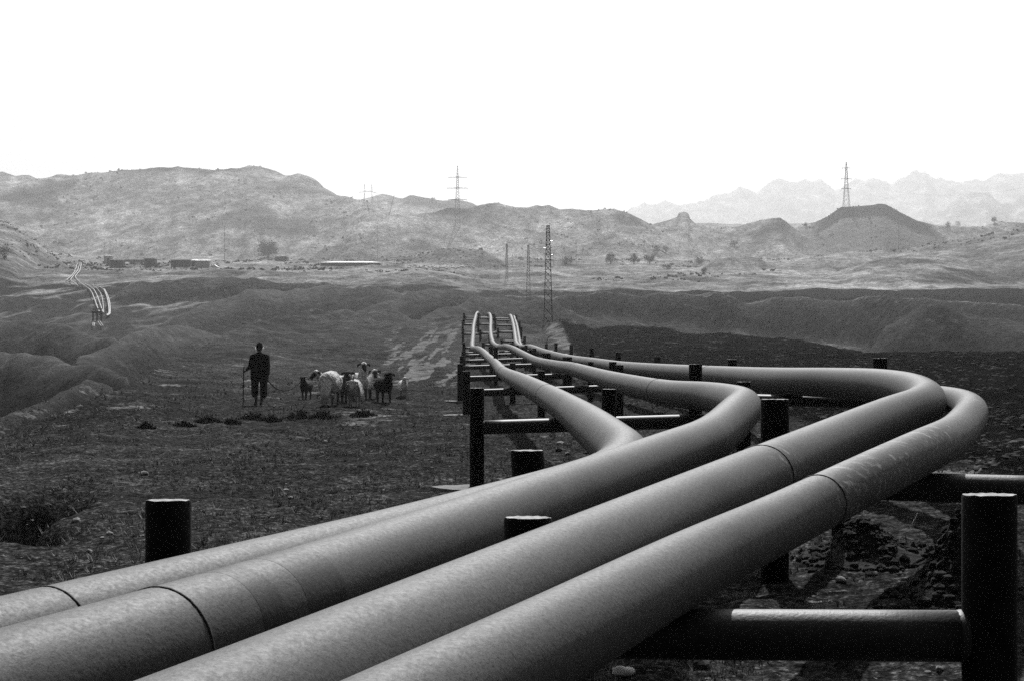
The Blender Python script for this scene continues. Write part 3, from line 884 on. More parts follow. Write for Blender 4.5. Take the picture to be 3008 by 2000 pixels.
def right_frame(pl, pr, label, r=.086):
    zc = pipe_at('C', (pl.y + pr.y) / 2, 12.5).z - DC / 2
    x0 = pl.x - r * .6
    bars = [((pl.x + r * .6, pl.y, zc - .07), (pr.x - r * .6, pr.y, zc - .07), .07)]
    return support([(pl.x, pl.y, pl.z, r), (pr.x, pr.y, pr.z, r)], bars, label)
right_frame(P(2043, 1069, 17.6), P(2585, 1052, 16.4), 'first pipe support of the row beside the ploughed field, wide post before the scuffed pipeline')
right_frame(P(1820, 1071, 29.5), P(2151, 1055, 26.0), 'second pipe support of the row beside the ploughed field, counted from the right')
right_frame(P(1735, 1062, 38.5), P(1931, 1047, 37.0), 'third pipe support of the row beside the ploughed field, counted from the right')
right_frame(P(1660, 1048, 45), P(1816, 1034, 44), 'fourth pipe support of the row beside the ploughed field, counted from the right')
right_frame(P(1600, 1037, 54), P(1738, 1023, 53), 'fifth pipe support of the row beside the ploughed field, counted from the right')
right_frame(P(1560, 1027, 68), P(1678, 1013, 67), 'sixth pipe support of the row beside the ploughed field, counted from the right')
right_frame(P(1535, 1018, 77), P(1633, 1007, 76), 'seventh pipe support of the row beside the ploughed field, near its far end')
right_frame(P(1520, 1014, 85), P(1605, 1010, 85), 'last pipe support of the row beside the ploughed field, with a bent straw above it')

# the rack that climbs the rise: every frame has five posts
def far_frame(Y, us, vt, vb, label, r=.105):
    posts, bars = [], []
    for u, v in zip(us, vt):
        p = P(u, v, Y)
        posts.append((p.x, p.y, p.z, r))
    for i in range(len(us) - 1):
        a, b = posts[i], posts[i + 1]
        z = zr(vb[i], Y)
        bars.append(((a[0] + r * .7, Y, z), (b[0] - r * .7, Y, z), r * .85))
    return support(posts, bars, label)
far_frame(105, [1362, 1419, 1474, 1541], [1007, 1007, 997, 988], [1022, 1013, 1003], 'lowest pipe support of the climbing rack, its right post beside the path')
far_frame(118, [1360, 1411, 1463, 1531], [967, 969, 964, 961], [982, 979, 976], 'climbing rack, second pipe support from below')
far_frame(130, [1359, 1405, 1455, 1526], [941, 941, 945, 943], [954, 953, 956], 'climbing rack, third pipe support from below')
far_frame(142, [1363, 1404, 1453, 1517], [921, 921, 928, 927], [938, 935, 941], 'climbing rack, fourth pipe support from below, just under the crest')
far_frame(149, [1363.5, 1405, 1449, 1514], [920, 920, 923, 926], [932, 933, 936], 'climbing rack, topmost pipe support standing on the crest')

# ------------------------------------------------------------------ pipelines far off on the left
def far_pipe(pix, label, dia=.27):
    pts = []
    for (u, v) in pix:
        q = ground_hit(u, v + 3, 140, 700)
        pts.append(q + Vector((0, 0, .65)))
    n = []
    for a, b in zip(pts[:-1], pts[1:]):
        for k in range(6):
            n.append(a.lerp(b, k / 6))
    n.append(pts[-1])
    for _ in range(2):
        n = [n[0]] + [(n[i - 1] + n[i] * 2 + n[i + 1]) / 4 for i in range(1, len(n) - 1)] + [n[-1]]
    mb = MB()
    mb.tube(n, dia / 2, 10)
    return tag(mb.build('pipeline', M['pipe_far'], None, True), label, 'pipeline', 'pipelines far off on the left')
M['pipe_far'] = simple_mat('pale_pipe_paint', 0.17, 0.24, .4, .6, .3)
def zpx(l):
    return [(180 + a / 6.533, 760 + b / 6.533) for a, b in l]
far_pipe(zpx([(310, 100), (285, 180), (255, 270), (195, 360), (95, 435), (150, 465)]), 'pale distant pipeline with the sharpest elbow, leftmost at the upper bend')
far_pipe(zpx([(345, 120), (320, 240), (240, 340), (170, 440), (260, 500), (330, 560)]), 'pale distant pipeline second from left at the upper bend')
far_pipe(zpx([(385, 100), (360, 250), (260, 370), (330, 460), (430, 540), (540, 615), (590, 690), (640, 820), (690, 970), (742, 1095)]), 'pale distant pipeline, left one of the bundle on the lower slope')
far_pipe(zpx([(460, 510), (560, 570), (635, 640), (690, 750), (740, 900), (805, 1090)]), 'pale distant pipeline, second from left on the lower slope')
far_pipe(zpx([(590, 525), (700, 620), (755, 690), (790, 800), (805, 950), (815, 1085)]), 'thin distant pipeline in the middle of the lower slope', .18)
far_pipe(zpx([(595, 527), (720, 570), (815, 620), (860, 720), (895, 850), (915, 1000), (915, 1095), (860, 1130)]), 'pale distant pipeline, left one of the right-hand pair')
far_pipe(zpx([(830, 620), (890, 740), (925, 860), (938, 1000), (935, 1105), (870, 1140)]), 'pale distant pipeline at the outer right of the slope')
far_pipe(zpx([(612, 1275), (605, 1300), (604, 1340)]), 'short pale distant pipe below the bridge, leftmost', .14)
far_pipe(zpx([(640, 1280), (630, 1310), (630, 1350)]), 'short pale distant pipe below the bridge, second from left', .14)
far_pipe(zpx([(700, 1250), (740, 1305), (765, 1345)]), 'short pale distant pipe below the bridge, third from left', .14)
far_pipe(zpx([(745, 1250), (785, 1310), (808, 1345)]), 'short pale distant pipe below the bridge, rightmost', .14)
q = ground_hit(285, 945, 140, 700)
br = empty('pipe_bridge', q)
mb = MB()
s_ = q.y / F
mb.box((0, 0, 1.9), (30 * s_, .8, .35)); mb.build('deck', M['iron'], br)
mb = MB(); mb.box((0, .3, 2.5), (26 * s_, .4, .3)); mb.build('pipe_rail', M['pipe_far'], br)
for dx in (-12, 0, 12):
    mb = MB(); mb.tube([(dx * s_, 0, -1.0), (dx * s_, 0, 1.75)], .16, 8); mb.build('leg', M['iron'], br)
tag(br, 'small dark pipe bridge where the distant pipelines cross a gully', 'bridge')

# ------------------------------------------------------------------ loose stones, gravel, tufts
def stone_mesh(rx, ry, rz_, seed, sub=2):
    rnd = random.Random(seed)
    bm = bmesh.new()
    bmesh.ops.create_icosphere(bm, subdivisions=sub, radius=1)
    for v in bm.verts:
        c = v.co
        k = 1 + .22 * math.sin(3.1 * c.x + seed) * math.cos(2.7 * c.y + seed * 2) + rnd.uniform(-.09, .09)
        v.co = Vector((c.x * rx * k, c.y * ry * k, max(c.z, -.5) * rz_ * k))
    vs = [v.co.copy() for v in bm.verts]
    fs = [tuple(v.index for v in f.verts) for f in bm.faces]
    bm.free()
    return vs, fs

STONES = [
    (1660 / 3.92 + 1300, 990 / 3.92 + 1080, 20, 'dark rounded stone right of the leaning stump'),
    (1355 / 3.92 + 1300, 885 / 3.92 + 1080, 24, 'topmost stone of the little pile behind the leaning stump'),
    (1340 / 3.92 + 1300, 955 / 3.92 + 1080, 24, 'dark block in the stone pile touching the leaning stump'),
    (1440 / 3.92 + 1300, 990 / 3.92 + 1080, 18, 'lower stone of the pile behind the leaning stump'),
    (1570 / 3.92 + 1300, 1205 / 3.92 + 1080, 14, 'lone stone on bare ground between the big left post and the stump'),
    (660 / 3.92 + 1300, 1298 / 3.92 + 1080, 20, 'flat stone close to the near pipeline at the foot of the big left post'),
    (740 / 3.92 + 1300, 940 / 3.92 + 1080, 9, 'small stone in the pipe shadow under the left frame'),
    (425, 1391, 22, 'pale flat stone lying alone left of the middle of the slope'),
    (322, 1568, 22, 'round pale stone left of the short black post'),
    (300, 1580, 14, 'small pale pebble beside the round stone left of the short black post'),
    (262, 1620, 20, 'rounded boulder low at the left near the pipelines'),
    (225, 1530, 26, 'long pale stone at the edge of the eroded pit'),
    (840, 1440, 18, 'pale wedge of stone right above the short black post'),
    (853, 1462, 16, 'pale stone right of the short black post'),
    (955, 1300, 18, 'pale slab of stone below the sheep'),
    (945, 1330, 13, 'small stone under the pale slab below the sheep'),
    (1222, 1325, 13, 'small stone left of the big black post'),
    (905, 1292, 12, 'little stone up the slope below the dark shrubs'),
    (2660, 1640, 20, 'pale stone in the grass under the thin pipeline'),
    (2470, 1705, 30, 'rounded pale boulder in the grass above the near crossbar'),
    (2350, 1765, 26, 'dark stone just above the near crossbar'),
    (2060, 1960, 60, 'big dark boulder in the shadow under the near crossbar'),
    (2760, 1965, 26, 'flat pale stone beside the foot of the nearest post'),
    (2180, 1195, 24, 'pale block between the two frames behind the second bend'),
]
for i, (u, v, w, lab) in enumerate(STONES):
    q = ground_hit(u, v)
    s = w / F * q.y / 2
    vs, fs = stone_mesh(s * random.uniform(.95, 1.2), s * random.uniform(.8, 1.1), s * random.uniform(.5, .75), i * 1.7)
    o = mesh_obj('stone', vs, fs, M['stone'] if 'dark' not in lab else M['clod'], None, False)
    o.location = q + Vector((0, 0, s * .15))
    o.rotation_euler = (0, 0, random.uniform(0, 6))
    tag(o, lab, 'stone', 'larger loose stones')

def scatter(name, n, ufun, mat, make, ylo, yhi, kind='stuff', keep=None):
    """many tiny pieces nobody could count, as ONE mesh"""
    V, Fc = [], []
    ys = np.array([math.exp(random.uniform(math.log(ylo), math.log(yhi))) for _ in range(n)])
    us = np.array([ufun() for _ in range(n)])
    xs = (us - 1504) / F * ys
    ok = np.ones(n, bool) if keep is None else keep(xs, ys)
    zs = hrel(xs, ys) + CZ
    for x, y, z, k in zip(xs, ys, zs, ok):
        if not k:
            continue
        vs, fs = make(y)
        b = len(V)
        ca, sa = math.cos(x * 91 + y * 37), math.sin(x * 91 + y * 37)
        V += [(x + p[0] * ca - p[1] * sa, y + p[0] * sa + p[1] * ca, z + p[2]) for p in vs]
        Fc += [tuple(i + b for i in f) for f in fs]
    o = mesh_obj(name, V, Fc, mat, None, False)
    o['kind'] = kind
    return o

PEB = [stone_mesh(1, 1, .6, k * 2.3, 1) for k in range(8)]
def mk_pebble(y):
    vs, fs = random.choice(PEB)
    s = random.choice((.004, .005, .006, .007, .009, .011, .016)) * random.uniform(.7, 1.3) * (1 + y / 45)
    sx = s * random.uniform(.8, 1.6)
    sz = s * random.uniform(.7, 1.3)
    return [(p.x * sx, p.y * s, p.z * sz - .25 * s) for p in vs], fs
scatter('gravel', 12000, lambda: random.uniform(-500, 3400), M['gravel'], mk_pebble, 4, 60, keep=lambda x, y: plow_mask(x, y) < .5)
def mk_clod(y):
    vs, fs = random.choice(PEB)
    s = random.choice((.012, .016, .02, .03, .045)) * random.uniform(.8, 1.3) * (1 + y / 50)
    sx, sz = s * random.uniform(.8, 1.5), s * random.uniform(.8, 1.5)
    return [(p.x * sx, p.y * s, p.z * sz - .3 * s) for p in vs], fs
scatter('soil_clods', 15000, lambda: random.uniform(1500, 3500), M['clod'], mk_clod, 9, 130, keep=lambda x, y: plow_mask(x, y) > .4)
def mk_tuft(y):
    vs, fs = [], []
    n = random.randint(4, 9)
    h = random.choice((.015, .02, .025, .035, .06)) * random.uniform(.7, 1.3) * (1 + y / 50)
    for k in range(n):
        a = random.uniform(0, 6.28)
        d = random.uniform(0, .04)
        bx, by = math.cos(a) * d, math.sin(a) * d
        lx, ly = math.cos(a) * h * random.uniform(.1, .8), math.sin(a) * h * random.uniform(.1, .8)
        w = .0035 * (1 + y / 14)
        px, py = -math.sin(a) * w, math.cos(a) * w
        b = len(vs)
        vs += [(bx - px, by - py, -.01), (bx + px, by + py, -.01), (bx + lx, by + ly, h * random.uniform(.5, 1))]
        fs.append((b, b + 1, b + 2))
    return vs, fs
def tuft_keep(x, y):
    return (fbm(x, y, 2.5, 3, 79) + 0.35 * perlin(x / .5, y / .5, 4) > -.05) & (plow_mask(x, y) < .4)
scatter('grass_tufts', 30000, lambda: random.uniform(-500, 3400), M['grass'], mk_tuft, 4.2, 60, keep=tuft_keep)

# heaps of dark earth under the thin pipeline
def heap(u, v, rx, ry, h, label):
    q = ground_hit(u, v)
    rnd = random.Random(int(u))
    nx = 40
    mb = MB()
    vs, fs = [], []
    prof = lambda a, b: h * math.exp(-2.2 * (a * a + b * b)) * (1 + .25 * math.sin(5 * a + 2) * math.cos(4 * b))
    for i in range(nx):
        for j in range(nx):
            a, b = -1.4 + 2.8 * i / (nx - 1), -1.4 + 2.8 * j / (nx - 1)
            x, y = a * rx, b * ry
            nz = float(fbm(np.array([x + q.x * 3]), np.array([y + q.y]), .16, 3, 5, .6)[0])
            vs.append((x, y, H(q.x + x, q.y + y) - q.z + prof(a, b) * (1 + .2 * nz) - (.08 if math.hypot(a, b) > 1.15 else 0)))
    for i in range(nx - 1):
        for j in range(nx - 1):
            fs.append((i * nx + j, (i + 1) * nx + j, (i + 1) * nx + j + 1, i * nx + j + 1))
    mb.add(vs, fs)
    for k in range(480):
        a, b = rnd.gauss(0, .5), rnd.gauss(0, .5)
        s_ = rnd.choice((.008, .011, .015, .02, .028, .04))
        pv, pf = stone_mesh(s_ * rnd.uniform(.8, 1.5), s_, s_ * rnd.uniform(.7, 1.1), rnd.uniform(0, 50), 1)
        z = H(q.x + a * rx, q.y + b * ry) - q.z + prof(a, b)
        mb.add([(p.x + a * rx, p.y + b * ry, p.z + z) for p in pv], pf)
    o = mb.build('earth_heap', M['clod'])
    o.location = q
    tag(o, label, 'earth heap', 'heaps of dark earth')
heap(2530, 1650, .42, .4, .26, 'dark heap of clods under the thin pipeline, left of the nearest post')
heap(2830, 1740, .34, .4, .42, 'dark heap of clods half hidden behind the nearest post')
# litter
q = ground_hit(1835, 1990)
vs, fs = stone_mesh(.06, .03, .028, 3.3, 3)
o = mesh_obj('crumpled_rag', [(v[0], v[1] + .35 * abs(v[0]), v[2]) for v in vs], fs, M['rag'])
o.location = q + Vector((0, 0, .03))
tag(o, 'crumpled white rag on the ground at the bottom border', 'litter')
q = ground_hit(2685, 1545)
mb = MB()
mb.tube([q + Vector((-.02, 0, .01)), q + Vector((.0, 0, .05)), q + Vector((.03, .02, .09)), q + Vector((.035, .02, .11))], .004, 6)
tag(mb.build('dry_twig', M['rag'], None, True), 'curved pale twig sticking up in the shade below the thin pipeline', 'twig')
q = P(1606, 1010, 83)
mb = MB()
mb.tube([q, q + Vector((.02, 0, .25)), q + Vector((.12, 0, .45)), q + Vector((.22, 0, .5))], .03, 6)
tag(mb.build('bent_straw', M['stone'], None, True), 'pale bent straw on the post at the far end of the row', 'straw')

# ------------------------------------------------------------------ shrubs near the flock
def shrub(u, v, wpx, hpx, label):
    q = ground_hit(u, v)
    w, h = wpx / F * q.y / 2, hpx / F * q.y
    rnd = random.Random(int(u * 7 + v))
    vs, fs = [], []
    h *= .8
    for k in range(480):
        a = rnd.uniform(0, 6.28)
        d = 1.25 * rnd.random() ** .75
        x, y = math.cos(a) * d * w, math.sin(a) * d * w * .6
        top = h * max(.12, 1 - d * d) * rnd.uniform(.35, 1.15)
        z = top * rnd.uniform(.15, 1)
        s = rnd.uniform(.02, .06)
        dx, dy, dz = rnd.uniform(-1, 1) * s, rnd.uniform(-1, 1) * s, rnd.uniform(.3, 1.3) * s
        b = len(vs)
        vs += [(x, y, z - dz * .5), (x + dy * .4, y - dx * .4, z), (x + dx, y + dy, z + dz), (x - dy * .4, y + dx * .4, z)]
        fs.append((b, b + 1, b + 2, b + 3))
    root = empty('low_shrub', q)
    mesh_obj('foliage', vs, fs, M['shrub'], root, False)
    mb = MB()
    for k in range(7):
        a = rnd.uniform(0, 6.28)
        mb.tube([(0, 0, -.05), (math.cos(a) * w * .3, math.sin(a) * w * .2, h * .4), (math.cos(a) * w * .6, math.sin(a) * w * .4, h * .75)], .012, 5)
    mb.build('stem', M['bark'], root)
    tag(root, label, 'shrub', 'low dark shrubs on the slope')
shrub(745, 1232, 90, 32, 'widest dark shrub just below the shepherd')
shrub(880, 1228, 80, 34, 'dark shrub below the grazing sheep, left part of the clump')
shrub(950, 1226, 70, 34, 'dark shrub directly under the head of the grazing sheep')
shrub(1068, 1222, 70, 30, 'dark shrub below the black goat')
shrub(610, 1240, 70, 26, 'thin dark shrub left of the shepherd stick')
shrub(680, 1245, 50, 22, 'small dark shrub below the foot of the shepherd stick')
shrub(800, 1236, 45, 22, 'small dark tuft right of the widest shrub')
shrub(430, 1258, 45, 24, 'lone dark shrub far left on the slope')
shrub(540, 1252, 60, 20, 'flat dark shrub at the left end of the row of shrubs')

# ------------------------------------------------------------------ bodies (one continuous surface out of tapered capsules)
def capsule(bm, p0, r0, p1, r1, seg=12):
    p0, p1 = Vector(p0), Vector(p1)
    d = p1 - p0
    L = d.length
    if L < 1e-5:
        d = Vector((0, 0, 1)); L = 1e-5
    rot = d.to_track_quat('Z', 'Y').to_matrix()
    rings = []
    for k in range(5):
        a = -math.pi / 2 + (math.pi / 2) * k / 4
        rings.append((math.sin(a) * r0, math.cos(a) * r0))
    for k in range(5):
        a = (math.pi / 2) * k / 4
        rings.append((L + math.sin(a) * r1, math.cos(a) * r1))
    prev = None
    b0 = bm.verts.new(p0 + rot @ Vector((0, 0, -r0)))
    b1 = bm.verts.new(p0 + rot @ Vector((0, 0, L + r1)))
    for z, r in rings[1:-1]:
        cur = [bm.verts.new(p0 + rot @ Vector((math.cos(2 * math.pi * k / seg) * r, math.sin(2 * math.pi * k / seg) * r, z))) for k in range(seg)]
        if prev is None:
            for k in range(seg):
                bm.faces.new((b0, cur[(k + 1) % seg], cur[k]))
        else:
            for k in range(seg):
                bm.faces.new((prev[k], prev[(k + 1) % seg], cur[(k + 1) % seg], cur[k]))
        prev = cur
    for k in range(seg):
        bm.faces.new((prev[k], prev[(k + 1) % seg], b1))

def organic(name, caps, mat, parent, voxel=.016, smooth=3, wool=0.0, woolscale=.06, color=True):
    """caps: (p0, r0, p1, r1, grey[, woolly])"""
    bm = bmesh.new()
    for c in caps:
        capsule(bm, c[0], c[1], c[2], c[3])
    me = bpy.data.meshes.new(name)
    bm.to_mesh(me)
    bm.free()
    o = bpy.data.objects.new(name, me)
    col.objects.link(o)
    md = o.modifiers.new('union', 'REMESH')
    md.mode = 'VOXEL'
    md.voxel_size = voxel
    if smooth:
        ms = o.modifiers.new('soften', 'SMOOTH')
        ms.factor = .5
        ms.iterations = smooth
    dg = bpy.context.evaluated_depsgraph_get()
    me2 = bpy.data.meshes.new_from_object(o.evaluated_get(dg))
    o.modifiers.clear()
    o.data = me2
    bpy.data.meshes.remove(me)
    me2.name = name
    n = len(me2.vertices)
    co = np.empty(n * 3, np.float32)
    me2.vertices.foreach_get('co', co)
    co = co.reshape(-1, 3)
    best = np.full(n, 1e9); which = np.zeros(n, int)
    for i, c in enumerate(caps):
        a, b = np.array(c[0], float), np.array(c[2], float)
        ab = b - a
        t = np.clip(((co - a) @ ab) / max(ab @ ab, 1e-9), 0, 1)
        dist = np.linalg.norm(co - (a + t[:, None] * ab), axis=1) - (c[1] + (c[3] - c[1]) * t)
        m = dist < best
        best[m] = dist[m]; which[m] = i
    if color:
        cg = np.array([c[4] for c in caps])[which]
        at = me2.attributes.new('coat', 'FLOAT_COLOR', 'POINT')
        arr = np.stack([cg, cg, cg, np.ones(n)], -1).astype(np.float32)
        at.data.foreach_set('color', arr.ravel())
    if wool:
        nr = np.empty(n * 3, np.float32)
        me2.vertices.foreach_get('normal', nr)
        nr = nr.reshape(-1, 3)
        wl = np.array([c[5] if len(c) > 5 else 0.0 for c in caps])[which]
        h = perlin(co[:, 0] / woolscale + co[:, 2] / woolscale * .6, co[:, 1] / woolscale + co[:, 2] / woolscale * .8, 3)
        h2 = perlin(co[:, 0] / woolscale * 2.3 - co[:, 2] / woolscale, co[:, 1] / woolscale * 2.2 + co[:, 2] / woolscale * 1.7, 4)
        co = co + nr * ((h + .6 * h2) * wl * wool)[:, None]
        me2.vertices.foreach_set('co', co.ravel().astype(np.float32))
    me2.materials.clear()
    me2.materials.append(mat)
    me2.polygons.foreach_set('use_smooth', [True] * len(me2.polygons))
    me2.update()
    o.parent = parent
    return o

def quadruped(name, cat, u, v, yaw, Hb, label, body, face, leg, wool=.013, head='up', ears=(.09, .0), rump=None, horn=0.0, long_hair=False, girth=1.0, tail=True, stride=.06):
    """Hb back height in metres; animal faces +X before turning; yaw turns it about Z"""
    q = ground_hit(u, v, 25, 60)
    root = empty(name, q + Vector((0, 0, -.015)), yaw)
    s = Hb / .72
    rump = body if rump is None else rump
    def S(p): return (p[0] * s, p[1] * s * girth, p[2] * s)
    caps = []
    def c(p0, r0, p1, r1, g, w=0.0):
        caps.append((S(p0), r0 * s, S(p1), r1 * s, g, w))
    # trunk: deep chest, narrower belly line rising to the hips
    c((.26, 0, .50), .175, (.02, 0, .51), .185, body, 1)
    c((.02, 0, .51), .185, (-.28, 0, .535), .165, rump, 1)
    c((.24, .05, .47), .135, (-.26, .05, .5), .13, body, 1)
    c((.24, -.05, .47), .135, (-.26, -.05, .5), .13, body, 1)
    c((.27, 0, .43), .125, (.1, 0, .40), .13, body, .8)
    c((-.3, 0, .55), .14, (-.36, 0, .5), .12, rump, 1)
    # neck and head
    if head == 'up':
        nk, hd, mz = (.46, 0, .70), (.54, 0, .77), (.69, 0, .655)
    elif head == 'low':
        nk, hd, mz = (.48, 0, .36), (.56, 0, .24), (.63, 0, .075)
    elif head == 'tall':
        nk, hd, mz = (.42, 0, .80), (.48, 0, .91), (.63, 0, .80)
    else:
        nk, hd, mz = (.47, 0, .60), (.56, 0, .63), (.68, 0, .50)
    c((.27, 0, .54), .14, nk, .095, body, 1)
    c(nk, .095, hd, .082, body if wool > .0115 else face, .5)
    c(hd, .078, tuple(h + (m - h) * .55 for h, m in zip(hd, mz)), .058, face)
    c(tuple(h + (m - h) * .5 for h, m in zip(hd, mz)), .056, mz, .04, face)
    c((mz[0], 0, mz[2]), .04, (mz[0] - .035, 0, mz[2] - .025), .034, face)
    for sd in (1, -1):
        c((hd[0] - .02, .06 * sd, hd[2] + .035), .024, (hd[0] - .03, (.06 + ears[0]) * sd, hd[2] + .01 + ears[1]), .028, face)
        c((hd[0] - .03, (.06 + ears[0]) * sd, hd[2] + .01 + ears[1]), .028, (hd[0] - .03, (.075 + ears[0]) * sd, hd[2] - .05 + ears[1]), .014, face)
        # front leg: shoulder, elbow, low wrist, pastern, hoof
        fx = stride * sd
        c((.24, .10 * sd, .45), .095, (.22, .11 * sd, .33), .06, body, .5)
        c((.22, .11 * sd, .33), .05, (.245 + fx * .6, .105 * sd, .20), .034, leg)
        c((.245 + fx * .6, .105 * sd, .20), .034, (.24 + fx, .10 * sd, .055), .025, leg)
        c((.24 + fx, .10 * sd, .055), .026, (.26 + fx, .10 * sd, .022), .033, leg * .6)
        # hind leg: thigh, knee by the belly, hock behind, upright shank
        bx = -stride * sd
        c((-.28, .095 * sd, .48), .125, (-.22 + bx * .3, .115 * sd, .35), .082, rump, .7)
        c((-.22 + bx * .3, .115 * sd, .35), .06, (-.35 + bx * .7, .11 * sd, .235), .034, leg)
        c((-.35 + bx * .7, .11 * sd, .235), .034, (-.325 + bx, .105 * sd, .055), .025, leg)
        c((-.325 + bx, .105 * sd, .055), .026, (-.305 + bx, .105 * sd, .022), .033, leg * .6)
    if tail:
        c((-.45, 0, .56), .05, (-.49, 0, .42), .055, rump, .7)
    else:
        c((-.43, 0, .6), .022, (-.5, 0, .66), .016, rump)
    organic('body', caps, M['coat'], root, voxel=.015 * s, smooth=2, wool=wool * s, woolscale=.04 * s)
    # eyes
    for sd in (1, -1):
        e = Vector(hd).lerp(Vector(mz), .22)
        vs, fs = stone_mesh(.012 * s, .012 * s, .012 * s, 1.0, 1)
        o = mesh_obj('eye', vs, fs, M['dark'], root)
        o.location = Vector(S((e.x + .02, .062 * sd / girth, e.z + .03)))
    if horn:
        for sd in (1, -1):
            mb = MB()
            b = Vector((hd[0] - .01, .03 * sd, hd[2] + .06))
            pts = [b, b + Vector((-.05, .015 * sd, .10)) * horn, b + Vector((-.14, .05 * sd, .15)) * horn, b + Vector((-.22, .09 * sd, .13)) * horn]
            mb.tube([Vector(S(p)) for p in pts], [.018 * s, .015 * s, .011 * s, .004 * s], 8)
            mb.build('horn', M['stone'], root, True)
    if long_hair:
        rnd = random.Random(5)
        vs, fs = [], []
        for k in range(1500):
            x = rnd.uniform(-.4, .4)
            sd = rnd.choice((1, -1))
            a = rnd.uniform(-.15, 1.35)
            rr = .19
            y0, z0 = math.cos(a) * rr * sd, .5 + math.sin(a) * rr
            L = rnd.uniform(.1, .24)
            y1, z1 = y0 + .05 * sd, max(.12, z0 - L)
            w = .008
            b = len(vs)
            vs += [S((x - w, y0, z0)), S((x + w, y0, z0)), S((x + rnd.uniform(-.05, .03), y1, z1))]
            fs.append((b, b + 1, b + 2))
        mesh_obj('long_hair', vs, fs, M['hair'], root, False)
    tag(root, label, cat, 'flock and dog following the shepherd')
    return root
M['hair'] = simple_mat('goat_hair', .5, .8, 9, .9, .1)

CREAM, TAN, DK, BLK = .62, .42, .035, .014
YAW = -math.pi / 2          # facing the camera
quadruped('dog', 'dog', 899, 1171, YAW - .08, .60, 'slim dark dog held on the slack rope beside the shepherd', .03, .025, .025, wool=.004, head='up', ears=(.04, .05), tail=False, girth=.72)
quadruped('sheep', 'sheep', 968, 1193, YAW - .02, .98, 'big woolly pale sheep in front, grazing with its head in the shrub', .5, .28, .18, wool=.013, head='low')
quadruped('sheep', 'sheep', 984, 1181, YAW - .95, .80, 'sheep with a dark face looking left over the back of the grazing sheep', CREAM, DK, .1, wool=.013, head='up')
quadruped('sheep', 'sheep', 1012, 1183, YAW + .3, .80, 'dark-faced sheep with dark chest and pale back, directly behind the shaggy goat', .12, DK, .04, wool=.013, head='up', rump=.6)
quadruped('goat', 'goat', 1040, 1194, YAW + .02, .76, 'pale shaggy goat with long hair and swept-back horns', .5, .5, .42, wool=.013, head='level', horn=1.0, long_hair=True, tail=False, girth=.9)
quadruped('sheep', 'sheep', 1056, 1172, YAW + .35, .82, 'tallest sheep, head raised highest, pale crown over a dark face', CREAM, DK, .06, wool=.013, head='tall')
quadruped('sheep', 'sheep', 1098, 1170, YAW + .15, .78, 'sheep with a pale back and black legs, right of the tallest sheep', CREAM, DK, .03, wool=.028, head='up')
quadruped('goat', 'goat', 1127, 1181, YAW + .4, .74, 'black goat with a white flash on its flank, in front of the pale-backed sheep', BLK, BLK, BLK, wool=.01, head='up', rump=.05, tail=False, girth=.85)
quadruped('lamb', 'lamb', 1184, 1163, YAW + .2, .52, 'small white lamb walking alone at the right of the flock', .85, .3, .3, wool=.013, head='up', ears=(.12, -.03), girth=.85)

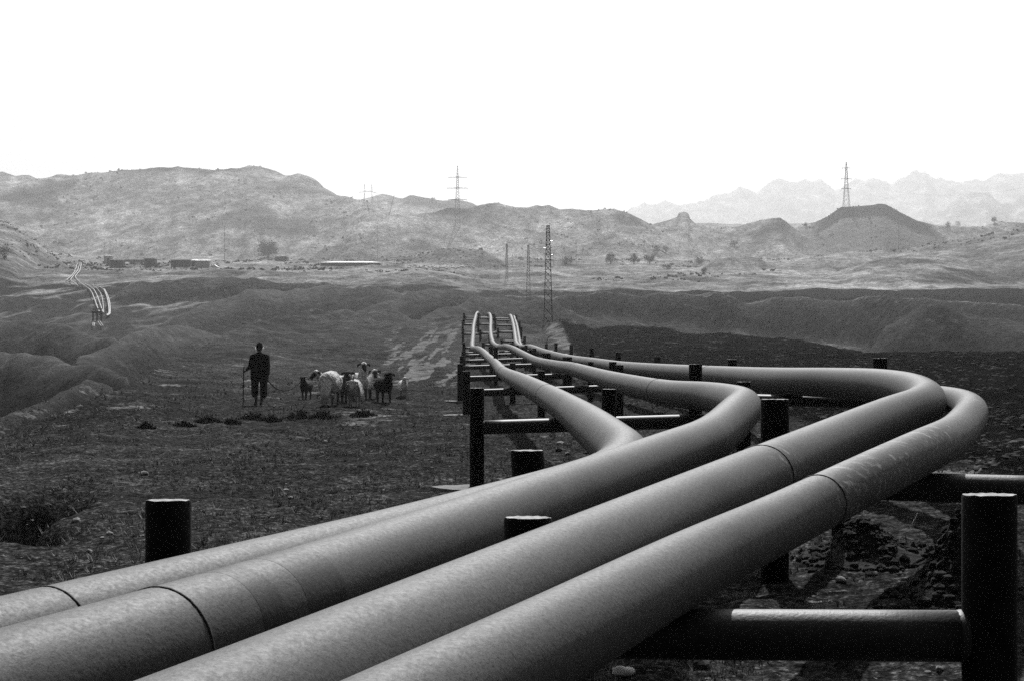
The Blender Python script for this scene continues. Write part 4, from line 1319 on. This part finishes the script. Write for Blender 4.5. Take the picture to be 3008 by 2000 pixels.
# ------------------------------------------------------------------ the shepherd
def shepherd():
    q = ground_hit(762, 1188, 25, 60)
    root = empty('person', q + Vector((0, 0, -.01)))
    sk, skd = .09, .06
    caps = []
    def c(p0, r0, p1, r1, g=sk): caps.append((p0, r0, p1, r1, g))
    # faces -Y (the camera); x grows to the right of the picture
    c((0, .01, 1.585), .085, (0, 0, 1.545), .083)                   # skull
    c((0, -.02, 1.54), .07, (0, -.035, 1.475), .05)                 # face and jaw
    c((0, -.09, 1.545), .012, (0, -.115, 1.515), .017)              # nose
    c((-.025, -.088, 1.475), .012, (.025, -.088, 1.475), .012, skd) # mouth
    c((-.03, -.083, 1.555), .016, (.03, -.083, 1.555), .016, skd)   # brow
    c((0, .015, 1.45), .055, (0, .02, 1.38), .06)                   # neck
    c((-.12, .02, 1.33), .075, (.12, .02, 1.33), .075)              # shoulders under the shirt
    c((0, .02, 1.28), .13, (0, .02, .92), .12)
    # right arm (left in the picture) to the stick, left arm down with the rope
    RE, RW = (-.255, .0, 1.06), (-.345, -.10, .955)
    LE, LW = (.235, .02, 1.06), (.245, -.04, .82)
    c((-.18, .02, 1.34), .055, RE, .042); c(RE, .040, RW, .028)
    c((.18, .02, 1.34), .055, LE, .042); c(LE, .040, LW, .028)
    # palms and fingers
    c(RW, .027, (-.372, -.135, .94), .03)
    for k in range(4):
        z = .958 - .017 * k
        a = (-.385, -.160, z); b = (-.415, -.168, z - .004); d = (-.421, -.142, z - .006); e = (-.405, -.128, z - .006)
        c((-.372, -.140, z - .004), .010, a, .0095); c(a, .009, b, .0085); c(b, .0085, d, .008); c(d, .008, e, .007)
    c((-.37, -.12, .965), .012, (-.395, -.13, .985), .010); c((-.395, -.13, .985), .010, (-.412, -.148, .978), .008)
    c(LW, .027, (.243, -.055, .765), .030)
    for k in range(4):
        y = -.085 + .019 * k
        a = (.247, y, .728); b = (.24, y - .004, .70); d = (.222, y, .69); e = (.212, y, .705)
        c((.245, y, .755), .010, a, .0095); c(a, .009, b, .0085); c(b, .0085, d, .008); c(d, .008, e, .007)
    c((.228, -.075, .775), .012, (.212, -.092, .75), .010); c((.212, -.092, .75), .010, (.21, -.09, .725), .008)
    # legs, one step forward
    c((-.09, .02, .86), .10, (-.105, .0, .50), .062); c((-.105, .0, .50), .058, (-.10, .05, .10), .036)
    c((.09, .02, .86), .10, (.085, -.05, .50), .062); c((.085, -.05, .50), .058, (.075, -.10, .10), .036)
    c((-.10, .05, .10), .04, (-.105, .02, .05), .035); c((.075, -.10, .10), .04, (.075, -.13, .05), .035)
    organic('body', caps, M['skin'], root, voxel=.0075, smooth=1)
    g = .02
    shirt = [((0, .02, 1.385), .062, (-.18, .02, 1.325), .075, g), ((0, .02, 1.385), .062, (.18, .02, 1.325), .075, g), ((-.15, .02, 1.31), .085, (-.13, .02, 1.0), .12, g), ((.15, .02, 1.31), .085, (.13, .02, 1.0), .12, g),
             ((0, .02, 1.3), .135, (0, .015, 1.0), .135, g), ((-.13, .015, 1.0), .12, (-.135, .01, .72), .115, g), ((.13, .015, 1.0), .12, (.135, .01, .72), .115, g),
             ((0, .015, 1.0), .125, (0, .01, .76), .118, g), ((-.20, .02, 1.32), .072, (-.255, .0, 1.06), .058, g), ((-.255, .0, 1.06), .056, (-.333, -.088, .968), .044, g),
             ((.20, .02, 1.32), .072, (.235, .02, 1.06), .058, g), ((.235, .02, 1.06), .056, (.244, -.03, .85), .045, g), ((-.035, .0, 1.405), .05, (.035, .0, 1.405), .05, g)]
    organic('shirt', shirt, M['cloth'], root, voxel=.013, smooth=3, color=False)
    tr = [((-.10, .02, .82), .12, (-.13, .0, .5), .10, g), ((-.13, .0, .5), .10, (-.13, .03, .30), .094, g),
          ((.10, .02, .82), .12, (.13, -.05, .5), .10, g), ((.13, -.05, .5), .10, (.13, -.075, .29), .098, g), ((-.04, .02, .84), .12, (.04, .02, .84), .12, g)]
    organic('trousers', tr, M['trouser'], root, voxel=.013, smooth=3, color=False)
    for sd in (-1, 1):                                                # ears: the sun behind shines through them
        bm_v, bm_f = stone_mesh(.014, .03, .042, .3, 3)
        ear = mesh_obj('ear', [(x, y, max(z, -.03)) for x, y, z in bm_v], bm_f, M['ear'], root)
        ear.location = (sd * .098, .012, 1.545)
        ear.rotation_euler = (0, sd * .25, sd * -.5)
    hat = [((0, .015, 1.615), .093, (0, .015, 1.635), .085, g), ((0, .02, 1.6), .094, (0, .0, 1.6), .094, g), ((-.04, -.085, 1.598), .018, (.04, -.085, 1.598), .018, g)]
    organic('cap', hat, M['capcloth'], root, voxel=.01, smooth=2, color=False)
    for x, y in ((-.105, .02), (.075, -.13)):
        organic('shoe', [((x, y + .05, .045), .045, (x, y - .06, .04), .042, g), ((x, y - .06, .04), .042, (x * 1.05, y - .13, .03), .03, g)], M['shoe'], root, voxel=.012, smooth=2, color=False)
    tag(root, 'person in dark clothes and cap facing the camera, holding a stick and a rope', 'person')
    L = root.location
    mb = MB()
    bx, by = (714 - 1504) / F * (L.y - .2), L.y - .2
    pts = [Vector((bx, by, H(bx, by))), L + Vector((-.403, -.148, .945)), L + Vector((-.396, -.14, 1.06))]
    mb.tube([p for p in pts], [.013, .015, .016], 8)
    tag(mb.build('walking_stick', M['stick'], None, True), 'long straight stick planted on the ground in the hand of the person', 'stick')
    # slack rope from the left hand to the neck of the dog
    a = L + Vector((.225, -.075, .70))
    dog = ground_hit(897, 1171, 25, 60)
    b = Vector(P(886, 1117, dog.y - .25))
    pts = []
    for k in range(25):
        t = k / 24
        p = a.lerp(b, t)
        p.z -= .30 * 4 * t * (1 - t) * (1 - .25 * (t - .5))
        pts.append(p)
    mb = MB()
    mb.tube(pts, .016, 8)
    tag(mb.build('leash', M['rope'], None, True), 'slack dark rope hanging between the person and the dog', 'rope')
shepherd()

# ------------------------------------------------------------------ masts, pylons, poles and wires
def lattice_tower(u, vb, vt, Y, wb, wt, label, mat, bars=14):
    base = P(u, vb, Y)
    base.z = min(base.z, H(base.x, base.y) + .3)
    root = empty('lattice_tower', base)
    h = (vb - vt) / F * Y
    b2, t2 = wb / F * Y / 2, wt / F * Y / 2
    wl = lambda z: b2 + (t2 - b2) * min(1, z / h)
    th = max(.03, (.85 if Y < 200 else .55) / F * Y)
    for sx, sy in ((-1, -1), (1, -1), (1, 1), (-1, 1)):
        mb = MB()
        mb.tube([(sx * b2, sy * b2, -.6), (sx * t2, sy * t2, h)], th, 5)
        mb.build('leg', mat, root)
    mb = MB()
    z = 0.0
    while z < h - .02:
        dz = max(.35, 2.1 * wl(z))
        z2 = min(h, z + dz)
        a, b = wl(z), wl(z2)
        for (x0, y0, x1, y1) in ((-1, -1, 1, -1), (1, -1, 1, 1), (1, 1, -1, 1), (-1, 1, -1, -1)):
            mb.tube([(x0 * a, y0 * a, z), (x1 * b, y1 * b, z2)], th * .5, 4, False)
            mb.tube([(x1 * a, y1 * a, z), (x0 * b, y0 * b, z2)], th * .5, 4, False)
            if z > h * .55:
                mb.tube([(x0 * b, y0 * b, z2), (x1 * b, y1 * b, z2)], th * .6, 4, False)
        z = z2
    mb.build('lattice', mat, root)
    mb = MB()
    mb.box((0, 0, h + .03), (2.3 * t2, 2.3 * t2, .08))
    mb.build('top_plate', mat, root)
    tag(root, label, 'lattice tower', 'narrow lattice towers in a row')
    return root, h, wl
t1, h1, w1 = lattice_tower(1610, 948, 657, 148, 26, 9, 'tall dark lattice tower, the nearest, right of the pipe rack', M['iron'])
for fx, fz in ((1, .845), (-1, .775), (1, .705)):
    mb = MB()
    for k in range(4):
        mb.tube([(fx * (w1(h1 * fz) + .05 + .05 * k), -w1(h1 * fz), h1 * fz), (fx * (w1(h1 * fz) + .08 + .05 * k), -w1(h1 * fz), h1 * fz)], .07, 8)
    mb.build('insulator', M['porcelain'], t1)
lattice_tower(1552, 862, 672, 292, 14, 4.5, 'second lattice tower, paler and left of the nearest one', M['iron'])
lattice_tower(1489, 788, 683, 450, 7, 3, 'third and faintest lattice tower, left of the other two', M['iron'])

def pylon(u, vb, vt, arms, wb, label, Y=None, faint=M['galv'], narrow=5.0):
    if Y is None:
        q = ground_hit(u, vb, 500, 2600)
    else:
        q = P(u, vb, Y)
    root = empty('pylon', q)
    k = q.y / F
    h = (vb - vt) * k
    b2 = wb * k / 2
    n2 = narrow * k
    zn = h * .45
    def wl(z):
        return b2 + (n2 - b2) * (z / zn) if z < zn else n2 * (1 - .8 * ((z - zn) / (h - zn)) ** 1.4)
    th = .5 * k
    for sx, sy in ((-1, -1), (1, -1), (1, 1), (-1, 1)):
        mb = MB()
        mb.tube([(sx * b2, sy * b2, -2), (sx * n2, sy * n2, zn), (sx * wl(h), sy * wl(h), h)], th, 4)
        mb.build('leg', faint, root)
    mb = MB()
    z = 0.0
    while z < h - .1:
        dz = max(1.2, 1.7 * wl(z))
        z2 = min(h, z + dz)
        a, b = wl(z), wl(z2)
        for (x0, y0, x1, y1) in ((-1, -1, 1, -1), (1, -1, 1, 1), (1, 1, -1, 1), (-1, 1, -1, -1)):
            mb.tube([(x0 * a, y0 * a, z), (x1 * b, y1 * b, z2)], th * .6, 3, False)
            mb.tube([(x1 * a, y1 * a, z), (x0 * b, y0 * b, z2)], th * .6, 3, False)
        z = z2
    mb.build('lattice', faint, root)
    for va, half in arms:
        z = (vb - va) * k
        mb = MB()
        hw = half * k
        for sy in (-1, 1):
            mb.tube([(-hw, 0, z - .2), (0, sy * wl(z), z + 1.6 * k)], th * .6, 3)
            mb.tube([(hw, 0, z - .2), (0, sy * wl(z), z + 1.6 * k)], th * .6, 3)
        mb.tube([(-hw, 0, z), (hw, 0, z)], .9 * k, 4)
        arm = mb.build('crossarm', faint, root)
        for sx in (-1, 1):
            mb = MB()
            mb.tube([(sx * hw * .96, 0, z), (sx * hw * .96, 0, z - 5 * k)], th * .6, 4)
            mb.build('insulator', faint, arm)
    tag(root, label, 'pylon', 'high-voltage pylons')
    return root
pylon(1344, 665, 488, [(522, 27), (554, 30), (587, 27)], 16, 'tall pylon with three crossarms above the middle hills')
pylon(2486, 612, 478, [(495, 12), (527, 16), (556, 14)], 19, 'pylon standing alone on the flat-topped hill')
# portal pylon with two masts, and the leaning one beside it
def portal(u1, u2, vb, vt, vbeam, label, Y=1150):
    k = Y / F
    root = empty('pylon', P((u1 + u2) / 2, vb, Y))
    for uu in (u1, u2):
        mb = MB()
        x = (uu - (u1 + u2) / 2) * k
        zb_, zt = (vb - vbeam) * k, (vb - vt) * k
        sp = 4.5 * k
        for sx in (-1, 1):
            mb.tube([(x + sx * sp * 1.3 + (x * .55), 0, -3), (x, 0, zb_)], .4 * k, 4)
            mb.tube([(x + sx * 2.2 * k, 0, zb_), (x, 0, zt)], .35 * k, 4)
        for j in range(9):
            a, b = j / 9, (j + 1) / 9
            s0 = 1 if j % 2 else -1
            mb.tube([(x + (s0 * sp * 1.3 + x * .55) * (1 - a), 0, a * zb_), (x + (-s0 * sp * 1.3 + x * .55) * (1 - b), 0, b * zb_)], .22 * k, 3)
            mb.tube([(x + s0 * 2.2 * k * (1 - a), 0, zb_ + a * (zt - zb_)), (x - s0 * 2.2 * k * (1 - b), 0, zb_ + b * (zt - zb_))], .2 * k, 3)
        mb.build('mast', M['galv'], root)
    mb = MB()
    zb_ = (vb - vbeam) * k
    hw = 28 * k
    mb.tube([(-hw, 0, zb_), (-.35 * hw, 0, zb_ + 1.5 * k), (.35 * hw, 0, zb_ + 1.5 * k), (hw, 0, zb_ - 3 * k)], .6 * k, 4)
    mb.tube([(-.4 * hw, 0, zb_ + 4 * k), (.4 * hw, 0, zb_ + 4 * k)], .35 * k, 4)
    mb.build('crossarm', M['galv'], root)
    tag(root, label, 'pylon', 'high-voltage pylons')
portal(1071, 1092, 650, 541, 566, 'portal pylon with two pointed masts on the skyline')
k = 1050 / F
root = empty('pylon', P(1128, 715, 1050))
mb = MB()
for dx in (-4, 4):
    mb.tube([(dx * k * .2 - 4 * k, 0, -3), (12 * k + dx * .3 * k, 0, 70 * k), (31 * k, 0, 145 * k)], .4 * k, 4)
for j in range(12):
    a = j / 12
    mb.tube([((12 * a - 1.5) * k - 3 * k * (1 - a), 0, 70 * k * a), ((12 * a + 2.5) * k, 0, 70 * k * (a + .06))], .25 * k, 3)
    mb.tube([((12 + 19 * a - 2 * (1 - a)) * k, 0, (70 + 75 * a) * k), ((13 + 19 * a + 2 * (1 - a)) * k, 0, (74 + 75 * a) * k)], .25 * k, 3)
mb.build('mast', M['galv'], root)
mb = MB()
mb.tube([(-18 * k, 0, 114 * k), (30 * k, 0, 114 * k)], .5 * k, 4)
mb.build('crossarm', M['galv'], root)
tag(root, 'leaning lattice pylon right of the portal pylon', 'pylon', 'high-voltage pylons')

def pole(u, vb, vt, label, arm=3.0, ymin=300):
    q = ground_hit(u, vb, ymin, 2000)
    root = empty('power_pole', q)
    k = q.y / F
    h = (vb - vt) * k
    mb = MB(); mb.tube([(0, 0, -.5), (0, 0, h)], [.6 * k, .45 * k], 6); mb.build('shaft', M['wood'], root)
    mb = MB(); mb.box((0, -.12, h - 1.2 * k), (2 * arm * k, .12, .7 * k)); mb.build('crossarm', M['wood'], root)
    tag(root, label, 'power pole', 'wooden power poles')
    return q + Vector((0, 0, h))
pA = pole(660, 775, 665, 'tall power pole right of the huts', 4)
pB = pole(306, 778, 697, 'power pole beside the pale small hut', 4)
pC = pole(1693, 776, 705, 'power pole right of the nearest lattice tower', 3)
pD = pole(2357, 742, 695, 'short power pole on the pale slope left of the flat-topped hill', 2.5)
pE = pole(2640, 732, 653, 'tall power pole in front of the flat-topped hill', 3)
pF = pole(1109, 765, 665, 'thin power pole above the end of the long white roof', 2)
for u, t_, lab in ((1463, 748, 'leftmost short pole of the switchyard row'), (1485, 747, 'second short pole of the switchyard row from the left'), (1505, 748, 'third short pole of the switchyard row from the left'),
                   (1527, 747, 'short switchyard pole just left of the second lattice tower'), (1572, 748, 'left pole of the close pair between the two lattice towers'), (1579, 748, 'right pole of the close pair between the two lattice towers'),
                   (1599, 745, 'switchyard pole touching the left side of the nearest tower'), (1626, 745, 'switchyard pole just right of the nearest tower'), (1653, 747, 'switchyard pole in front of the wide bush')):
    pole(u, 784, t_, lab, 1.5)
def wire(a, b, sag, label, r=.025):
    pts = []
    for k in range(17):
        t = k / 16
        p = Vector(a).lerp(Vector(b), t)
        p.z -= sag * 4 * t * (1 - t)
        pts.append(p)
    mb = MB()
    mb.tube(pts, r, 4)
    tag(mb.build('power_line', M['cable']), label, 'power line', 'power lines')
wire(pB, pA, 1.5, 'wire sagging between the two poles by the huts')
wire(P(-60, 705, pB.y), pB, 1.2, 'wire entering at the left border to the pole by the pale hut')
wire(pA, pF, 2, 'wire from the tall pole by the huts towards the white roof')
wire(P(1617, 728, 148), pC, .5, 'wire from the nearest lattice tower to the next pole')
wire(P(2500, 530, 1060), P(3120, 528, 700), 10, 'wire crossing in front of the pale mountains, upper')
wire(pE, P(3120, 612, 690), 6, 'wire from the tall pole to the right border, lower')

# ------------------------------------------------------------------ huts, sheds, trees on the plain
def hut(u0, u1, vb, vt, label, wall, roof=None, door=None, slope=0.0, depth=4.0):
    q = ground_hit((u0 + u1) / 2, vb, 250, 900)
    root = empty('hut', q)
    k = q.y / F
    w, h = (u1 - u0) * k, (vb - vt) * k
    mb = MB()
    mb.box((0, depth / 2, h / 2 - .5), (w, depth, h + 1.0))
    mb.build('wall', wall, root)
    if roof:
        mb = MB()
        vs = [(-w * .54, -.3, h + .02), (w * .54, -.3, h + .02 + slope), (w * .54, depth + .3, h + .5 + slope), (-w * .54, depth + .3, h + .5)]
        vs += [(a, b, c + .14) for a, b, c in vs]
        mb.add(vs, [(0, 3, 2, 1), (4, 5, 6, 7), (0, 1, 5, 4), (1, 2, 6, 5), (2, 3, 7, 6), (3, 0, 4, 7)])
        mb.build('roof', roof, root)
    if door:
        for dx, dw, dh in door:
            mb = MB()
            mb.box((dx * w, -.02, dh * h / 2), (dw * w, .1, dh * h))
            mb.build('door', M['dark'], root)
    tag(root, label, 'hut', 'huts on the plain')
    return root
hut(322, 360, 787, 765, 'dark mud hut, leftmost of the low huts', M['mud'], M['mud'])
hut(305, 326, 774, 753, 'small pale hut behind the leftmost dark one', M['plaster'], M['plaster'], [(.1, .2, .7)])
hut(424, 454, 784, 761, 'dark hut with a lit doorway and thatched top', M['mud'], M['bark'], [(.12, .25, .75)])
hut(502, 557, 784, 765, 'long low dark hut with a flat roof', M['mud'], M['mud'])
hut(573, 614, 785, 767, 'pale hut with a bright flat roof right of the long dark hut', M['plaster'], M['tin'])
hut(556, 574, 783, 766, 'narrow hut squeezed between the dark long hut and the pale hut', M['mud'], M['tin'], [(0, .5, .8)])
q = ground_hit(628, 787, 250, 900)
mb = MB()
k = q.y / F
vs = [(-16 * k, 0, 0), (0, 0, 9 * k), (16 * k, 0, 0), (-16 * k, 4, 0), (0, 4, 9 * k), (16 * k, 4, 0), (22 * k, 0, 0), (22 * k, 3, 0), (10 * k, 1, 4 * k), (10 * k, 3, 4 * k)]
mb.add(vs, [(0, 1, 4, 3), (1, 2, 5, 4), (0, 2, 1), (3, 4, 5), (8, 6, 7, 9)])
o = mb.build('tent', M['tin']); o.location = q
tag(o, 'small white tent right of the huts', 'tent')
def long_roof(u0, u1, vb, h, label, tip=0.0):
    a, b = ground_hit(u0, vb, 250, 900), ground_hit(u1, vb, 250, 900)
    Y = (a.y + b.y) / 2
    q = Vector(((a.x + b.x) / 2, Y, min(a.z, b.z)))
    root = empty('shed', q)
    k = Y / F
    w = (u1 - u0) * k
    mb = MB(); mb.box((0, 4, 1.0), (w * .96, 7, 3.0)); mb.build('wall', M['mud'], root)
    mb = MB()
    vs = [(-w / 2, 0, 2.52), (w / 2, 0, 2.52), (w / 2 - tip, 8, 2.52 + h * k), (-w / 2 + tip, 8, 2.52 + h * k)]
    vs += [(x, y, z + .15) for x, y, z in vs]
    mb.add(vs, [(0, 3, 2, 1), (4, 5, 6, 7), (0, 1, 5, 4), (1, 2, 6, 5), (2, 3, 7, 6), (3, 0, 4, 7)])
    mb.build('roof', M['tin'], root)
    tag(root, label, 'shed', 'long sheds on the plain')
long_roof(940, 1122, 783, 6, 'long shed with a bright white roof left of the rubble', 6)
long_roof(362, 424, 773, 2.5, 'low shed with a thin white roof line between two huts')
long_roof(806, 842, 768, 2.5, 'short white-roofed shed behind the round tree')
def mk_rub(y):
    vs, fs = random.choice(PEB)
    s = random.uniform(.3, .9)
    return [(p.x * s, p.y * s, p.z * s) for p in vs], fs
V, Fc = [], []
for k in range(170):
    u = random.gauss(1300, 45); v = random.gauss(786, 3.0)
    q = ground_hit(u, v, 300, 800)
    vs, fs = mk_rub(0)
    b = len(V)
    V += [(q.x + p[0], q.y + p[1], q.z + p[2] * .8 + .2) for p in vs]
    Fc += [tuple(i + b for i in f) for f in fs]
o = mesh_obj('rubble', V, Fc, M['plaster'], None, False); o['kind'] = 'stuff'

def tree(u, vb, vt, wpx, label, n=900, ymin=300, trunk=.18, name='tree'):
    q = ground_hit(u, vb, ymin, 2600)
    k = q.y / F
    h, w = (vb - vt) * k, wpx * k / 2
    rnd = random.Random(int(u * 13 + vb))
    root = empty(name, q)
    mb = MB()
    mb.tube([(0, 0, -.5), (.05 * w, 0, h * trunk), (.02 * w, 0, h * .55)], [.07 * h, .05 * h, .02 * h], 6)
    for j in range(5):
        a = j * 1.3
        mb.tube([(.04 * w, 0, h * trunk), (math.cos(a) * w * .5, math.sin(a) * w * .5, h * (.45 + .08 * j))], [.03 * h, .012 * h], 5)
    mb.build('trunk', M['bark'], root)
    vs, fs = [], []
    cl = [(rnd.uniform(-.66, .66), rnd.uniform(-.66, .66), rnd.uniform(trunk + .12, .86)) for _ in range(17)]
    for i in range(n):
        cx, cy, cz = rnd.choice(cl)
        g = lambda: rnd.gauss(0, .19)
        x, y, z = (cx + g()) * w, (cy + g()) * w, min(1.0, max(trunk * .7, cz + rnd.gauss(0, .11))) * h
        s = rnd.uniform(.06, .12) * h
        a, b = Vector((rnd.uniform(-1, 1), rnd.uniform(-1, 1), rnd.uniform(-1, 1))).normalized() * s, Vector((rnd.uniform(-1, 1), rnd.uniform(-1, 1), rnd.uniform(-1, 1))).normalized() * s
        c_ = Vector((x, y, z))
        bb = len(vs)
        vs += [c_ - a * .5, c_ + b * .4, c_ + a * .5, c_ - b * .4]
        fs.append((bb, bb + 1, bb + 2, bb + 3))
    mesh_obj('crown', vs, fs, M['leaf'], root, False)
    tag(root, label, 'bush' if name == 'bush' else 'tree', 'trees and bushes on the plain and hills')
tree(787, 758, 706, 60, 'largest dark round tree on the plain behind the huts', 2200)
tree(1793, 777, 744, 36, 'round tree right of the power pole beside the towers')
tree(1862, 776, 746, 26, 'slim tree second in the row right of the towers')
tree(1908, 778, 748, 36, 'third tree in the row right of the towers')
tree(1930, 745, 721, 22, 'small tree up the slope above the row right of the towers')
tree(1955, 742, 724, 18, 'smallest tree up the slope above the row right of the towers')
tree(1662, 778, 752, 50, 'wide dark bush close to the right of the nearest lattice tower', 1000, 300, .05, 'bush')
tree(2055, 777, 756, 42, 'dark bush in the field below the dark mound on the right', 1000, 300, .05, 'bush')
tree(2066, 806, 788, 22, 'tiny tree at the edge of the dark field')
tree(2157, 724, 706, 30, 'bush beside the pale track on the slope', 1000, 300, .05, 'bush')
tree(1960, 792, 774, 42, 'low bush right of the third tree in the row', 1000, 300, .05, 'bush')
tree(2784, 668, 652, 22, 'left one of the two bushes in the skyline saddle', 700, 700, .05, 'bush')
tree(2814, 664, 651, 18, 'right one of the two bushes in the skyline saddle', 700, 700, .05, 'bush')
tree(2920, 656, 638, 17, 'lone little tree on the skyline at the right', 700, 700)
tree(2367, 670, 655, 10, 'tiny tree in the notch left of the flat-topped hill', 700, 700)
tree(1272, 595, 580, 18, 'tiny tree on the far skyline left of the big pylon', 700, 700)
tree(12, 762, 726, 50, 'dark bush at the left border', 500, 200, .05, 'bush')
tree(210, 782, 764, 50, 'dark bush at the top of the distant pipelines', 500, 200, .05, 'bush')
tree(345, 800, 785, 44, 'scrubby bush below the leftmost dark hut', 400, 200, .05, 'bush')
tree(1655, 952, 936, 60, 'dark low bush at the foot of the nearest lattice tower', 600, 120, .03, 'bush')

# scrub dotted over the far slopes: nobody could count it
def distant_scrub():
    rnd = random.Random(11)
    n = 9000
    ys = np.array([math.exp(rnd.uniform(math.log(480), math.log(1500))) for _ in range(n)])
    us = np.array([rnd.uniform(-200, 3200) for _ in range(n)])
    xs = (us - 1504) / F * ys
    ok = fbm(xs, ys * .4, 90, 3, 17) + .5 * perlin(xs / 22, ys / 50, 18) > 0.0
    xs, ys = xs[ok], ys[ok]
    zs = hrel(xs, ys) + CZ
    V, Fc = [], []
    for x, y, z in zip(xs, ys, zs):
        s_ = rnd.choice((.2, .25, .3, .3, .4, .5, .8)) * (.5 + y / 1100)
        for k in range(5):
            px, py, pz = x + rnd.gauss(0, .6) * s_, y + rnd.gauss(0, .5) * s_, z + rnd.uniform(0, .8) * s_
            w = s_ * rnd.uniform(.35, .7)
            b = len(V)
            V += [(px - w, py, pz - .2), (px, py - .4 * w, pz - .3), (px + w, py, pz - .2), (px + .3 * w, py + .3 * w, pz + w), (px - .5 * w, py, pz + .8 * w)]
            Fc += [(b, b + 1, b + 4), (b + 1, b + 2, b + 3), (b + 1, b + 3, b + 4), (b + 2, b, b + 4, b + 3)]
    o = mesh_obj('distant_scrub', V, Fc, M['leaf'], None, False)
    o['kind'] = 'stuff'
distant_scrub()

# ------------------------------------------------------------------ haze: one closed box of thin air
def haze():
    mb = MB()
    mb.box((0, 3050, 430), (9400, 6700, 1000))
    m = bpy.data.materials.new('thin_haze')
    m.use_nodes = True
    t = m.node_tree
    t.nodes.remove(t.nodes['Principled BSDF'])
    v = t.nodes.new('ShaderNodeVolumePrincipled')
    v.inputs['Color'].default_value = (.95, .95, .95, 1)
    v.inputs['Density'].default_value = 1.9e-4
    v.inputs['Anisotropy'].default_value = .5
    t.links.new(v.outputs[0], t.nodes['Material Output'].inputs['Volume'])
    m.cycles.volume_sampling = 'EQUIANGULAR'
    o = mb.build('haze', m)
    o['kind'] = 'stuff'
haze()
